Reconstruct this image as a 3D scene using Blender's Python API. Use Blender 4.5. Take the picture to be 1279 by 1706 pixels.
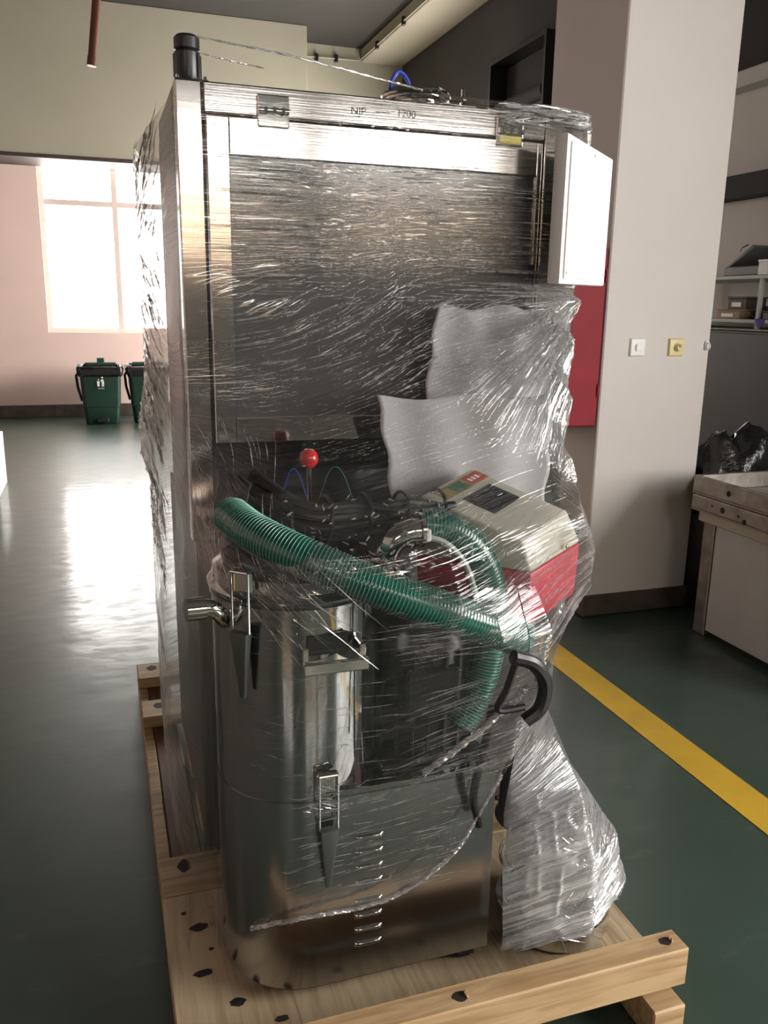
import bpy, bmesh, math, random
import numpy as np
from mathutils import Vector, Matrix, noise as mnoise

random.seed(7); rng = np.random.default_rng(7)
for o in list(bpy.data.objects): bpy.data.objects.remove(o)
SC = bpy.context.scene
COL = SC.collection
PI = math.pi

# ------------------------------------------------------------------ camera
def make_camera():
    pitch, yaw, roll = map(math.radians, (13.78, 18.63, 0.915))
    fw = Vector((math.sin(yaw)*math.cos(pitch), math.cos(yaw)*math.cos(pitch), -math.sin(pitch)))
    r0 = Vector((math.cos(yaw), -math.sin(yaw), 0)); u0 = r0.cross(fw)
    r = r0*math.cos(roll)+u0*math.sin(roll); u = -r0*math.sin(roll)+u0*math.cos(roll)
    M = Matrix((r, u, -fw)).transposed().to_4x4(); M.translation = Vector((0, 0, 1.5))
    cd = bpy.data.cameras.new('camera'); cd.sensor_fit = 'VERTICAL'; cd.sensor_height = 36
    cd.lens = 1400/1706*36; cd.clip_start = .05; cd.clip_end = 100
    c = bpy.data.objects.new('camera', cd); c.matrix_world = M; COL.objects.link(c); SC.camera = c
make_camera()

# ------------------------------------------------------------------ world, exposure
W = bpy.data.worlds.new('overcast'); SC.world = W; W.use_nodes = True
W.node_tree.nodes['Background'].inputs[0].default_value = (.9, .95, 1, 1)
W.node_tree.nodes['Background'].inputs[1].default_value = 1.0
SC.view_settings.view_transform = 'Standard'; SC.view_settings.look = 'None'
SC.view_settings.gamma = 1; SC.view_settings.use_curve_mapping = False
SC.view_settings.exposure = 0.0
PANE = 12.0           # radiance of the overcast daylight filling the windows
PANE_REAR = 21.0
try:
    SC.cycles.use_denoising = True
    SC.cycles.transparent_max_bounces = 24
    SC.cycles.max_bounces = 7; SC.cycles.diffuse_bounces = 3; SC.cycles.glossy_bounces = 4
    SC.cycles.caustics_reflective = False; SC.cycles.caustics_refractive = False
    SC.cycles.sample_clamp_indirect = 6
except Exception: pass

# ------------------------------------------------------------------ materials
MATS = {}
def nt(name):
    m = bpy.data.materials.new(name); m.use_nodes = True
    t = m.node_tree; return m, t, t.nodes, t.links, t.nodes['Principled BSDF']
def mat(name, col, rough=.5, metal=0., var=.12, scale=6., bump=.0, bscale=60., stretch=(1,1,1), spec=.5, coat=0., rvar=0.):
    """plain procedural material: noise varied colour, noise varied gloss, fine relief"""
    if name in MATS: return MATS[name]
    m, t, N, L, P = nt(name)
    tc = N.new('ShaderNodeTexCoord'); mp = N.new('ShaderNodeMapping'); L.new(tc.outputs['Object'], mp.inputs[0])
    mp.inputs['Scale'].default_value = stretch
    n = N.new('ShaderNodeTexNoise'); n.inputs['Scale'].default_value = scale; n.inputs['Detail'].default_value = 5
    L.new(mp.outputs[0], n.inputs['Vector'])
    r = N.new('ShaderNodeValToRGB'); r.color_ramp.elements[0].position = .3; r.color_ramp.elements[1].position = .7
    r.color_ramp.elements[0].color = tuple(c*(1-var) for c in col)+(1,)
    r.color_ramp.elements[1].color = tuple(min(1, c*(1+var)) for c in col)+(1,)
    L.new(n.outputs['Fac'], r.inputs[0]); L.new(r.outputs[0], P.inputs['Base Color'])
    P.inputs['Roughness'].default_value = rough; P.inputs['Metallic'].default_value = metal
    P.inputs['Specular IOR Level'].default_value = spec; P.inputs['Coat Weight'].default_value = coat
    if rvar:
        mr = N.new('ShaderNodeMapRange'); mr.inputs[3].default_value = max(.01, rough-rvar); mr.inputs[4].default_value = rough+rvar
        L.new(n.outputs['Fac'], mr.inputs[0]); L.new(mr.outputs[0], P.inputs['Roughness'])
    if bump:
        b = N.new('ShaderNodeTexNoise'); b.inputs['Scale'].default_value = bscale; b.inputs['Detail'].default_value = 4
        L.new(mp.outputs[0], b.inputs['Vector'])
        bp = N.new('ShaderNodeBump'); bp.inputs['Strength'].default_value = bump; bp.inputs['Distance'].default_value = .01
        L.new(b.outputs['Fac'], bp.inputs['Height']); L.new(bp.outputs[0], P.inputs['Normal'])
    MATS[name] = m; return m
def wood(name, c0, c1, axis):
    m, t, N, L, P = nt(name)
    tc = N.new('ShaderNodeTexCoord'); mp = N.new('ShaderNodeMapping'); L.new(tc.outputs['Object'], mp.inputs[0])
    s = [22., 22., 22.]; s[axis] = 1.6; mp.inputs['Scale'].default_value = s
    n = N.new('ShaderNodeTexNoise'); n.inputs['Scale'].default_value = 2.2; n.inputs['Detail'].default_value = 7; n.inputs['Distortion'].default_value = .8
    L.new(mp.outputs[0], n.inputs['Vector'])
    n2 = N.new('ShaderNodeTexNoise'); n2.inputs['Scale'].default_value = 5; n2.inputs['Detail'].default_value = 3; L.new(tc.outputs['Object'], n2.inputs['Vector'])
    ad = N.new('ShaderNodeMath'); ad.operation = 'MULTIPLY_ADD'; ad.inputs[1].default_value = .35; L.new(n2.outputs['Fac'], ad.inputs[0]); L.new(n.outputs['Fac'], ad.inputs[2])
    r = N.new('ShaderNodeValToRGB'); e = r.color_ramp.elements
    e[0].position = .45; e[0].color = c0+(1,); e[1].position = .78; e[1].color = c1+(1,)
    L.new(ad.outputs[0], r.inputs[0]); L.new(r.outputs[0], P.inputs['Base Color']); P.inputs['Roughness'].default_value = .62
    bp = N.new('ShaderNodeBump'); bp.inputs['Strength'].default_value = .35; bp.inputs['Distance'].default_value = .004
    L.new(n.outputs['Fac'], bp.inputs['Height']); L.new(bp.outputs[0], P.inputs['Normal'])
    return m
def pane_mat(name, strength, col=(1, .97, .93)):
    m, t, N, L, P = nt(name)
    tc = N.new('ShaderNodeTexCoord'); n = N.new('ShaderNodeTexNoise'); n.inputs['Scale'].default_value = .7
    L.new(tc.outputs['Object'], n.inputs['Vector'])
    mr = N.new('ShaderNodeMapRange'); mr.inputs[3].default_value = strength*.9; mr.inputs[4].default_value = strength*1.1
    L.new(n.outputs['Fac'], mr.inputs[0]); L.new(mr.outputs[0], P.inputs['Emission Strength'])
    P.inputs['Emission Color'].default_value = col+(1,); P.inputs['Base Color'].default_value = (.8, .85, .85, 1); P.inputs['Roughness'].default_value = .1
    return m
def steel(name, col=(.56, .53, .51), rough=.11, axis=0, bump=.06):
    m, t, N, L, P = nt(name)
    tc = N.new('ShaderNodeTexCoord'); mp = N.new('ShaderNodeMapping'); L.new(tc.outputs['Object'], mp.inputs[0])
    s = [260., 260., 260.]; s[axis] = 3.; mp.inputs['Scale'].default_value = s
    n = N.new('ShaderNodeTexNoise'); n.inputs['Scale'].default_value = 1.; n.inputs['Detail'].default_value = 3; L.new(mp.outputs[0], n.inputs['Vector'])
    n2 = N.new('ShaderNodeTexNoise'); n2.inputs['Scale'].default_value = 4; L.new(tc.outputs['Object'], n2.inputs['Vector'])
    mr = N.new('ShaderNodeMapRange'); mr.inputs[3].default_value = rough*.75; mr.inputs[4].default_value = rough*1.3
    L.new(n2.outputs['Fac'], mr.inputs[0]); L.new(mr.outputs[0], P.inputs['Roughness'])
    r = N.new('ShaderNodeValToRGB'); r.color_ramp.elements[0].color = tuple(c*.9 for c in col)+(1,); r.color_ramp.elements[1].color = col+(1,)
    L.new(n.outputs['Fac'], r.inputs[0]); L.new(r.outputs[0], P.inputs['Base Color']); P.inputs['Metallic'].default_value = 1
    if bump:
        bp = N.new('ShaderNodeBump'); bp.inputs['Strength'].default_value = bump; bp.inputs['Distance'].default_value = .002
        L.new(n.outputs['Fac'], bp.inputs['Height']); L.new(bp.outputs[0], P.inputs['Normal'])
    return m

def floor_mat():
    m, t, N, L, P = nt('green_epoxy')
    tc = N.new('ShaderNodeTexCoord')
    n = N.new('ShaderNodeTexNoise'); n.inputs['Scale'].default_value = 1.3; n.inputs['Detail'].default_value = 6; L.new(tc.outputs['Object'], n.inputs['Vector'])
    r = N.new('ShaderNodeValToRGB'); r.color_ramp.elements[0].position = .35; r.color_ramp.elements[1].position = .7
    r.color_ramp.elements[0].color = (.036, .060, .046, 1); r.color_ramp.elements[1].color = (.046, .074, .057, 1)
    L.new(n.outputs['Fac'], r.inputs[0])
    # scuffs and dust, with a shape of their own
    mp = N.new('ShaderNodeMapping'); mp.inputs['Scale'].default_value = (3.0, 7.0, 1); L.new(tc.outputs['Object'], mp.inputs[0])
    s = N.new('ShaderNodeTexNoise'); s.inputs['Scale'].default_value = 2.4; s.inputs['Detail'].default_value = 9; s.inputs['Roughness'].default_value = .72; L.new(mp.outputs[0], s.inputs['Vector'])
    sr = N.new('ShaderNodeValToRGB'); sr.color_ramp.elements[0].position = .58; sr.color_ramp.elements[1].position = .74; L.new(s.outputs['Fac'], sr.inputs[0])
    mx = N.new('ShaderNodeMix'); mx.data_type = 'RGBA'; mx.inputs['B'].default_value = (.16, .16, .13, 1)
    mm = N.new('ShaderNodeMath'); mm.operation = 'MULTIPLY'; mm.inputs[1].default_value = .35; L.new(sr.outputs[0], mm.inputs[0])
    L.new(mm.outputs[0], mx.inputs['Factor']); L.new(r.outputs[0], mx.inputs['A']); L.new(mx.outputs['Result'], P.inputs['Base Color'])
    mr = N.new('ShaderNodeMapRange'); mr.inputs[1].default_value = .3; mr.inputs[2].default_value = .75; mr.inputs[3].default_value = .30; mr.inputs[4].default_value = .55
    L.new(s.outputs['Fac'], mr.inputs[0]); L.new(mr.outputs[0], P.inputs['Roughness'])
    P.inputs['IOR'].default_value = 1.42; P.inputs['Coat Roughness'].default_value = .10
    cw = N.new('ShaderNodeMapRange'); cw.inputs[1].default_value = .40; cw.inputs[2].default_value = .66; cw.inputs[3].default_value = .6; cw.inputs[4].default_value = .15; L.new(s.outputs['Fac'], cw.inputs[0]); L.new(cw.outputs[0], P.inputs['Coat Weight'])
    bp = N.new('ShaderNodeBump'); bp.inputs['Strength'].default_value = .13; bp.inputs['Distance'].default_value = .004
    L.new(bp.outputs[0], P.inputs['Coat Normal']); L.new(s.outputs['Fac'], bp.inputs['Height']); L.new(bp.outputs[0], P.inputs['Normal'])
    return m
M_floor = floor_mat()
M_wall = mat('wall_paint', (.74, .57, .515), .75, var=.04, scale=1.5, bump=.03, bscale=40)
M_rear = mat('grey_rear_wall', (.13, .125, .115), .8, var=.08, scale=1.2)
M_bulk = mat('bulkhead_shade', (.37, .355, .275), .75, var=.05, scale=1.2)  # wall colour darkened to olive in place of the weaker light up there
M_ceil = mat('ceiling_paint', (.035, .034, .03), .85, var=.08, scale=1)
M_column = mat('column_paint', (.66, .615, .585), .7, var=.03, scale=1.5, bump=.03, bscale=30)
M_greywall = mat('grey_wall', (.50, .48, .455), .8, var=.06, scale=1.3)
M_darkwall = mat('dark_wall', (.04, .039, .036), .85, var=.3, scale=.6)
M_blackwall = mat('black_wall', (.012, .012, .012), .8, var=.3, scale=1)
M_base = mat('baseboard_paint', (.075, .06, .05), .45, var=.35, scale=9, bump=.1)
M_darktrim = mat('dark_trim', (.05, .035, .03), .6, var=.2)
M_frame = mat('window_frame_paint', (.62, .52, .48), .5, var=.03)
M_pane = pane_mat('daylight_pane', PANE)
M_pane_r = pane_mat('daylight_pane_rear', PANE_REAR)
M_pane_s = pane_mat('daylight_pane_side', 21.0)
M_pane_f = pane_mat('added_pane_far', 30.0, (1, .92, .86))  # glow of the added far window
M_pane_w = pane_mat('amber_blind_pane', PANE_REAR*.16, (1, .66, .38))
M_black = mat('black_plastic', (.012, .012, .013), .35, var=.3)
M_rubber = mat('black_rubber', (.01, .01, .01), .6, var=.3)
M_steelx = steel('brushed_steel_x', axis=0)
M_steelz = steel('brushed_steel_z', axis=2)
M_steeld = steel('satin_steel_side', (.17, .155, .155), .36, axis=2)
M_mirror = steel('polished_steel', (.50, .495, .485), .05, axis=2, bump=.01)
M_panel = steel('satin_panel_steel', (.48, .48, .48), .18, axis=0, bump=.03)
M_chrome = steel('chrome', (.78, .77, .74), .06, axis=0, bump=0)
M_white = mat('white_paint', (.86, .85, .84), .45, var=.02)
M_red = mat('red_paint', (.27, .018, .028), .6, var=.1, spec=.25)
M_pinkred = mat('red_panel', (.55, .04, .07), .35, var=.08)
M_ball = mat('red_knob', (.62, .02, .02), .2, var=.05, coat=.5)
M_cream = mat('cream_enamel', (.56, .53, .45), .4, var=.05)
M_yellow = mat('yellow_floor_paint', (.60, .37, .035), .4, var=.12, scale=7, rvar=.1)
M_ybrass = mat('ivory_plastic', (.72, .62, .30), .4, var=.05)
M_bin = mat('green_plastic', (.008, .036, .022), .42, var=.15)
M_bag = mat('black_bag', (.012, .012, .012), .22, var=.3, bump=.6, bscale=35)
M_foam = mat('white_foam', (.44, .43, .44), .7, var=.03, bump=.1, bscale=150)
M_blue = mat('blue_plastic', (.03, .07, .55), .35, var=.1)
M_glass = mat('smoked_acrylic', (.075, .075, .075), .16, var=.1, spec=.9, scale=2, rvar=.05)
M_screen = mat('dark_screen', (.012, .014, .018), .12, var=.2)
M_int = mat('machine_interior', (.02, .02, .02), .5, var=.2)
M_ink = mat('marker_ink', (.10, .09, .09), .6, var=.1)
M_greyp = mat('grey_panel', (.62, .63, .65), .45, var=.04)
M_darkmetal = mat('dark_green_metal', (.060, .068, .060), .4, var=.1, scale=2)
M_pipe = mat('brown_pipe', (.13, .045, .025), .5, var=.2)
M_shelf = mat('pale_green_shelf', (.42, .46, .42), .45, var=.05)
M_card = mat('cardboard', (.36, .25, .15), .75, var=.1)
M_oldsteel = mat('worn_steel', (.34, .31, .28), .42, metal=.85, var=.25, scale=14, bump=.1)
M_decky = wood('plywood', (.36, .25, .14), (.58, .45, .29), 1)
M_beamw = wood('pine_beam', (.34, .20, .085), (.58, .40, .22), 0)
M_boardw = wood('rough_board', (.26, .15, .06), (.50, .36, .19), 0)
M_redwood = wood('stained_timber', (.055, .022, .012), (.13, .055, .03), 1)
M_knot = mat('knot_hole', (.02, .012, .008), .8, var=.4, scale=40)
M_hose0 = mat('teal_wire', (.03, .16, .14), .4)

# ------------------------------------------------------------------ mesh builder
ORG = {}
class MB:
    def __init__(s): s.v = []; s.f = []
    def add(s, v, f):
        k = len(s.v); s.v += [tuple(p) for p in v]; s.f += [tuple(i+k for i in q) for q in f]; return s
    def bm(s, b, M=None):
        if M is not None: bmesh.ops.transform(b, matrix=M, verts=b.verts)
        b.verts.index_update(); s.add([v.co[:] for v in b.verts], [[v.index for v in f.verts] for f in b.faces]); b.free(); return s
    def box(s, a, b, bev=0., M=None, seg=1):
        x = bmesh.new(); bmesh.ops.create_cube(x, size=1)
        for v in x.verts: v.co = Vector([a[i]+(b[i]-a[i])*(v.co[i]+.5) for i in range(3)])
        if bev: bmesh.ops.bevel(x, geom=x.edges[:], offset=bev, segments=seg, profile=.5, affect='EDGES')
        return s.bm(x, M)
    def hexa(s, P, bev=0., seg=2):      # 8 corners, bottom loop then top loop
        x = bmesh.new(); vs = [x.verts.new(p) for p in P]
        for q in ((3,2,1,0),(4,5,6,7),(0,1,5,4),(1,2,6,5),(2,3,7,6),(3,0,4,7)): x.faces.new([vs[i] for i in q])
        bmesh.ops.recalc_face_normals(x, faces=x.faces)
        if bev: bmesh.ops.bevel(x, geom=x.edges[:], offset=bev, segments=seg, profile=.5, affect='EDGES')
        return s.bm(x)
    def tube(s, path, r, n=12, caps=True, closed=False):
        P = [Vector(p) for p in path]; m = len(P); R = r if hasattr(r, '__len__') else [r]*m
        T = []
        for i in range(m):
            a = P[i-1] if (i or closed) else P[0]; b = P[(i+1) % m] if (i < m-1 or closed) else P[-1]
            T.append((b-a).normalized() if (b-a).length > 1e-9 else Vector((0, 0, 1)))
        up = Vector((0, 0, 1)) if abs(T[0].z) < .9 else Vector((1, 0, 0))
        nrm = (up-T[0]*up.dot(T[0])).normalized(); V = []
        for i in range(m):
            nrm = (nrm-T[i]*nrm.dot(T[i])).normalized(); bn = T[i].cross(nrm)
            for k in range(n):
                a = 2*PI*k/n; V.append(P[i]+(nrm*math.cos(a)+bn*math.sin(a))*R[i])
        F = []
        for i in range(m if closed else m-1):
            for k in range(n):
                j = (i+1) % m; F.append((i*n+k, i*n+(k+1) % n, j*n+(k+1) % n, j*n+k))
        if caps and not closed: F += [tuple(range(n))[::-1], tuple((m-1)*n+k for k in range(n))]
        return s.add(V, F)
    def cyl(s, a, b, r0, r1=None, n=24): return s.tube([a, b], [r0, r0 if r1 is None else r1], n)
    def lathe(s, prof, c=(0, 0, 0), n=40, M=None):     # prof: (r, z)
        V = []; F = []; m = len(prof)
        for r, z in prof:
            for k in range(n): a = 2*PI*k/n; V.append(Vector((r*math.cos(a), r*math.sin(a), z)))
        for i in range(m-1):
            for k in range(n): F.append((i*n+k, i*n+(k+1) % n, (i+1)*n+(k+1) % n, (i+1)*n+k))
        if prof[0][0] > 1e-6: F.append(tuple(range(n))[::-1])
        if prof[-1][0] > 1e-6: F.append(tuple((m-1)*n+k for k in range(n)))
        if M is not None: V = [M @ v for v in V]
        return s.add([v+Vector(c) for v in V], F)
    def prism(s, poly, z0, z1, M=None):                # xy polygon extruded in z
        n = len(poly); V = [Vector((x, y, z0)) for x, y in poly]+[Vector((x, y, z1)) for x, y in poly]
        if M is not None: V = [M @ v for v in V]
        return s.add(V, [tuple(range(n))[::-1], tuple(range(n, 2*n))]+[(i, (i+1) % n, n+(i+1) % n, n+i) for i in range(n)])
    def grid(s, G):                                     # rows of points
        r = len(G); c = len(G[0]); return s.add([p for row in G for p in row], [(i*c+j, i*c+j+1, (i+1)*c+j+1, (i+1)*c+j) for i in range(r-1) for j in range(c-1)])
    def build(s, name, m, parent=None, smooth=35, fix=True):
        V = np.array([tuple(p) for p in s.v], float)
        if parent is None: o0 = np.array([(V[:, 0].min()+V[:, 0].max())/2, (V[:, 1].min()+V[:, 1].max())/2, V[:, 2].min()])
        else: o0 = ORG[parent]
        me = bpy.data.meshes.new(name); me.from_pydata((V-o0).tolist(), [], s.f); me.update()
        if fix:
            b = bmesh.new(); b.from_mesh(me); bmesh.ops.recalc_face_normals(b, faces=b.faces); b.to_mesh(me); b.free()
        if smooth:
            me.polygons.foreach_set('use_smooth', [True]*len(me.polygons)); me.set_sharp_from_angle(angle=math.radians(smooth))
        o = bpy.data.objects.new(name, me); COL.objects.link(o); me.materials.append(m)
        if parent is None: o.location = o0
        else: o.parent = parent
        ORG[o] = o0; return o
def thing(name, loc, label, cat, group=None):
    o = bpy.data.objects.new(name, None); o.empty_display_size = .05; COL.objects.link(o); o.location = loc; ORG[o] = np.array(loc, float)
    return tag(o, label, cat, group)
def tag(o, label, cat, group=None):
    o['label'] = label; o['category'] = cat
    if group: o['group'] = group
    return o
def struct(o, label=None):
    o['kind'] = 'structure'
    if label: o['label'] = label
    return o
def box(name, a, b, m, parent=None, bev=0., M=None): return MB().box(a, b, bev, M).build(name, m, parent)
def spline(pts, n):
    P = [Vector(p) for p in pts]; P = [P[0]*2-P[1]]+P+[P[-1]*2-P[-2]]; out = []
    for i in range(1, len(P)-2):
        for k in range(n):
            t = k/n; a, b, c, d = P[i-1:i+3]
            out.append(.5*((2*b)+(c-a)*t+(2*a-5*b+4*c-d)*t*t+(3*b-a-3*c+d)*t**3))
    return out+[P[-2]]
def text(name, body, size, M, m, parent, ext=.0004):
    c = bpy.data.curves.new(name, 'FONT'); c.body = body; c.size = size; c.extrude = ext; c.align_x = 'LEFT'
    t = bpy.data.objects.new('tmp', c); COL.objects.link(t)
    me = bpy.data.meshes.new_from_object(t.evaluated_get(bpy.context.evaluated_depsgraph_get())); bpy.data.objects.remove(t)
    mb = MB(); mb.add([M @ v.co for v in me.vertices], [tuple(p.vertices) for p in me.polygons])
    return mb.build(name, m, parent, smooth=0)

# ------------------------------------------------------------------ the room
struct(box('floor', (-6, -5, -.1), (4.2, 12, 0), M_floor))
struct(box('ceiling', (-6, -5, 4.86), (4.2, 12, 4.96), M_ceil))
def wall_with_windows(name, axis, pos, lo, hi, zt, holes, m, th=.24, inward=1):
    """wall panel with rectangular openings; axis 0: wall runs along x at y=pos; axis 1: along y at x=pos. holes: (a0,a1,z0,z1)"""
    mb = MB(); cuts = sorted(holes); x = lo
    a, b = (pos, pos+th*inward) if inward > 0 else (pos-th, pos)
    def add(u0, u1, z0, z1):
        if u1-u0 < 1e-4 or z1-z0 < 1e-4: return
        if axis == 0: mb.box((u0, a, z0), (u1, b, z1))
        else: mb.box((a, u0, z0), (b, u1, z1))
    for (u0, u1, z0, z1) in cuts:
        add(x, u0, 0, zt); add(u0, u1, 0, z0); add(u0, u1, z1, zt); x = u1
    add(x, hi, 0, zt)
    return struct(mb.build(name, m))
def window(n, axis, pos, u0, u1, z0, z1, pm, inset, transom=None, mull=(), side=1, lowm=None):
    """frame bars + a pane in each light; pos is the inner wall face, inset goes outward (side)"""
    bars = MB()
    def put(mb, a0, a1, b0, b1, d0, d1):
        p, q = sorted((pos+side*d0, pos+side*d1))
        if axis == 0: mb.box((a0, p, b0), (a1, q, b1), .004)
        else: mb.box((p, a0, b0), (q, a1, b1), .004)
    w = .055; d0, d1 = inset, inset+.06
    win = MB(); put(win, u0, u1, z0, z0+w, d0, d1); put(win, u0, u1, z1-w, z1, d0, d1); put(win, u0, u0+w, z0+w, z1-w, d0, d1); put(win, u1-w, u1, z0+w, z1-w, d0, d1)
    o = struct(win.build('window_%d' % n, M_frame))
    hs = [z0+w]+([transom] if transom else [])+[z1-w]; vs = [u0+w]+list(mull)+[u1-w]
    if transom: q = MB(); put(q, u0+w, u1-w, transom-.035, transom+.035, d0+.002, d1-.002); q.build('transom_bar', M_frame, o)
    for v in mull: q = MB(); put(q, v-.035, v+.035, z0+w, z1-w, d0, d1-.004); q.build('mullion', M_frame, o)
    for i in range(len(hs)-1):
        for j in range(len(vs)-1):
            q = MB(); put(q, vs[j]+.002, vs[j+1]-.002, hs[i]+.002, hs[i+1]-.002, d0+.026, d0+.034); q.build('pane', lowm if (lowm and i == 0) else pm, o)
    return o
wall_with_windows('wall_back', 0, 11.97, -6, 4.2, 3.26, [(-.6, 1.4, 1.1, 3.255)], M_wall)
struct(box('wall_back_upper', (-6, 11.97, 3.26), (4.2, 12.21, 4.86), M_bulk))  # same paint as the wall below; darker colour stands in for weaker light
window(1, 0, 11.97, -.6, 1.4, 1.1, 3.25, M_pane, .10, 2.72, (.31,))
struct(box('wall_left', (-6.24, -5, 0), (-6, 12, 4.86), M_wall))
RW = [(-3.6, -1.8, 1.95, 3.18), (.2, 2.0, 1.95, 3.18), (2.3, 4.1, 1.95, 3.18)]
wall_with_windows('wall_front', 0, -5, -6, 4.2, 4.86, RW, M_rear, inward=-1)
for i, (a, b, c, d) in enumerate(RW): window(2+i, 0, -5, a, b, c, d, M_pane_r, .10, 2.80, ((a+b)/2,), side=-1, lowm=M_pane_w)
wall_with_windows('wall_right', 1, 4.2, -5, 6.2, 3.0, [(-2.6, .6, .8, 2.9)], M_greywall, .15)
window(5, 1, 4.2, -2.6, .6, .8, 2.9, M_pane_s, .06, None, (-1.0,), side=1)
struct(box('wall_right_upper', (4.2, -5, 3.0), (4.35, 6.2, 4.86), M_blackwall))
wall_with_windows('wall_right_far', 1, 4.2, 6.2, 12, 4.86, [(7.4, 11.4, .9, 2.9)], M_darkwall, .15)  # dark colour stands in for the lack of light on this stretch
window(6, 1, 4.2, 7.4, 11.4, .9, 2.9, M_pane_f, .06, None, (8.7, 10.1), side=1)  # unseen window, added to light the back wall and far floor
struct(box('trim_1', (4.06, 3.2, 2.92), (4.2, 6.2, 3.02), M_greywall, bev=.01))
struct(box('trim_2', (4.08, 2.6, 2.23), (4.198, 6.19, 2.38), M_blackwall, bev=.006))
struct(box('baseboard_back', (-6, 11.95, 0), (4.2, 11.97, .16), M_base, bev=.004))
# boxed bulkhead with a dark strip painting in its underside shade, hung in front of the back wall
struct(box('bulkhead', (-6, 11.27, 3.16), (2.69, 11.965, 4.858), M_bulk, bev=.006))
struct(box('bulkhead_shade_strip', (-6, 11.25, 3.12), (2.69, 11.965, 3.158), M_darktrim, bev=.004))
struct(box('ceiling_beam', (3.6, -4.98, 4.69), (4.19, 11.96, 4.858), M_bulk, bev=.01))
# round-the-corner conduit with brackets
t = thing('conduit', (2.9, 11.95, 4.1), 'thin conduit on brackets running up the back wall and along the ceiling beam', 'conduit')
MB().tube([(2.80, 11.94, 4.05), (2.80, 11.94, 4.66), (2.83, 11.94, 4.69), (3.56, 11.94, 4.71), (3.58, 11.9, 4.71), (3.58, 6.5, 4.71)], .011, 8).build('pipe', M_bulk, t)
for p in ((2.80, 11.945, 4.2), (2.80, 11.945, 4.5), (2.98, 11.945, 4.69), (3.25, 11.945, 4.70), (3.582, 11.2, 4.71), (3.582, 10.2, 4.71), (3.582, 9.2, 4.71)):
    MB().box((p[0]-.022, p[1]-.028, p[2]-.05), (p[0]+.02, p[1]+.02, p[2]+.045), .006).build('bracket', M_black, t)
t = thing('drain_pipe', (.09, 8, 3.41), 'rust brown pipe hanging down from the ceiling at upper left', 'pipe')
MB().tube([(.29, 8, 4.855), (.091, 8, 3.41)], .034, 16).build('pipe', M_pipe, t)
MB().tube([(.098, 8, 3.455), (.088, 8, 3.385)], .039, 16).build('end_collar', M_pipe, t)
# column
col = struct(MB().box((2.222, 3.443, 0), (2.815, 4.08, 4.858), .006).build('column', M_column))
struct(MB().box((2.212, 3.431, .004), (2.826, 4.09, .113), .004).build('baseboard_column', M_base))
# black duct high on the dark wall
t = thing('wall_duct', (4.1, 8.2, 3.3), 'black open-ended duct box high on the dark wall behind the column', 'duct')
q = MB(); q.box((4.0, 7.5, 3.32), (4.195, 7.54, 3.95)); q.box((4.0, 7.54, 3.91), (4.195, 8.7, 3.95)); q.box((4.0, 7.54, 3.32), (4.195, 8.7, 3.36)); q.box((4.0, 8.66, 3.36), (4.195, 8.7, 3.91)); q.build('casing', M_black, t)
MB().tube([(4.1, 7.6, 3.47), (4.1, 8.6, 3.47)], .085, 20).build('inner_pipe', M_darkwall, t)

# red hydrant cabinet on the column's side
t = thing('hydrant_cabinet', (2.09, 3.75, .955), 'red metal hydrant cabinet fixed to the side of the white column', 'cabinet')
box('body', (1.96, 3.47, .957), (2.221, 4.06, 1.775), M_red, t, .006)
box('door', (1.965, 3.452, .962), (2.216, 3.47, 1.77), M_red, t, .004)
for z in (1.1, 1.62): MB().cyl((2.212, 3.448, z), (2.212, 3.448, z+.06), .005, n=10).build('hinge', M_red, t)
box('latch', (1.985, 3.444, 1.36), (2.005, 3.452, 1.43), M_chrome, t, .002)
# switch plates
def plate(name, x, m, label, knob):
    t = thing(name, (x, 3.443, 1.286), label, 'switch')
    q = MB(); q.hexa([(x-.043, 3.442, 1.286), (x+.043, 3.442, 1.286), (x+.043, 3.442, 1.372), (x-.043, 3.442, 1.372), (x-.038, 3.431, 1.291), (x+.038, 3.431, 1.291), (x+.038, 3.431, 1.367), (x-.038, 3.431, 1.367)], .002); q.build('plate', m, t)
    if knob:
        MB().lathe([(.021, 0), (.021, .004), (.016, .008), (.014, .02), (.0, .021)], (x+.004, 3.431, 1.329), 28, Matrix.Rotation(PI/2, 4, 'X')).build('knob', M_ybrass, t)
        box('pointer', (x-.002, 3.408, 1.329), (x+.010, 3.412, 1.343), M_card, t, .001)
    else:
        box('rocker', (x-.014, 3.424, 1.312), (x+.016, 3.431, 1.347), M_white, t, .003)
        box('rocker_slot', (x-.018, 3.4295, 1.318), (x-.0145, 3.4315, 1.340), M_greyp, t)
plate('light_switch', 2.402, M_white, 'white light switch on the column, beside the hydrant cabinet', False)
plate('dimmer_switch', 2.617, M_ybrass, 'pale yellow rotary dimmer plate on the column, right of the white switch', True)
q = thing('wall_hook', (2.795, 3.443, 1.32), 'small white plastic clip at the right edge of the column', 'clip')
box('base', (2.783, 3.432, 1.315), (2.807, 3.4425, 1.36), M_white, q, .004); MB().tube([(2.795, 3.433, 1.352), (2.795, 3.42, 1.345), (2.795, 3.415, 1.33), (2.795, 3.425, 1.318)], .004, 8).build('hook', M_white, q)

# yellow floor line
tag(box('floor_line', (1.785, -4, .0004), (1.925, 11, .0020), M_yellow), 'yellow safety line painted on the green floor beside the pallet', 'floor line')

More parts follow.
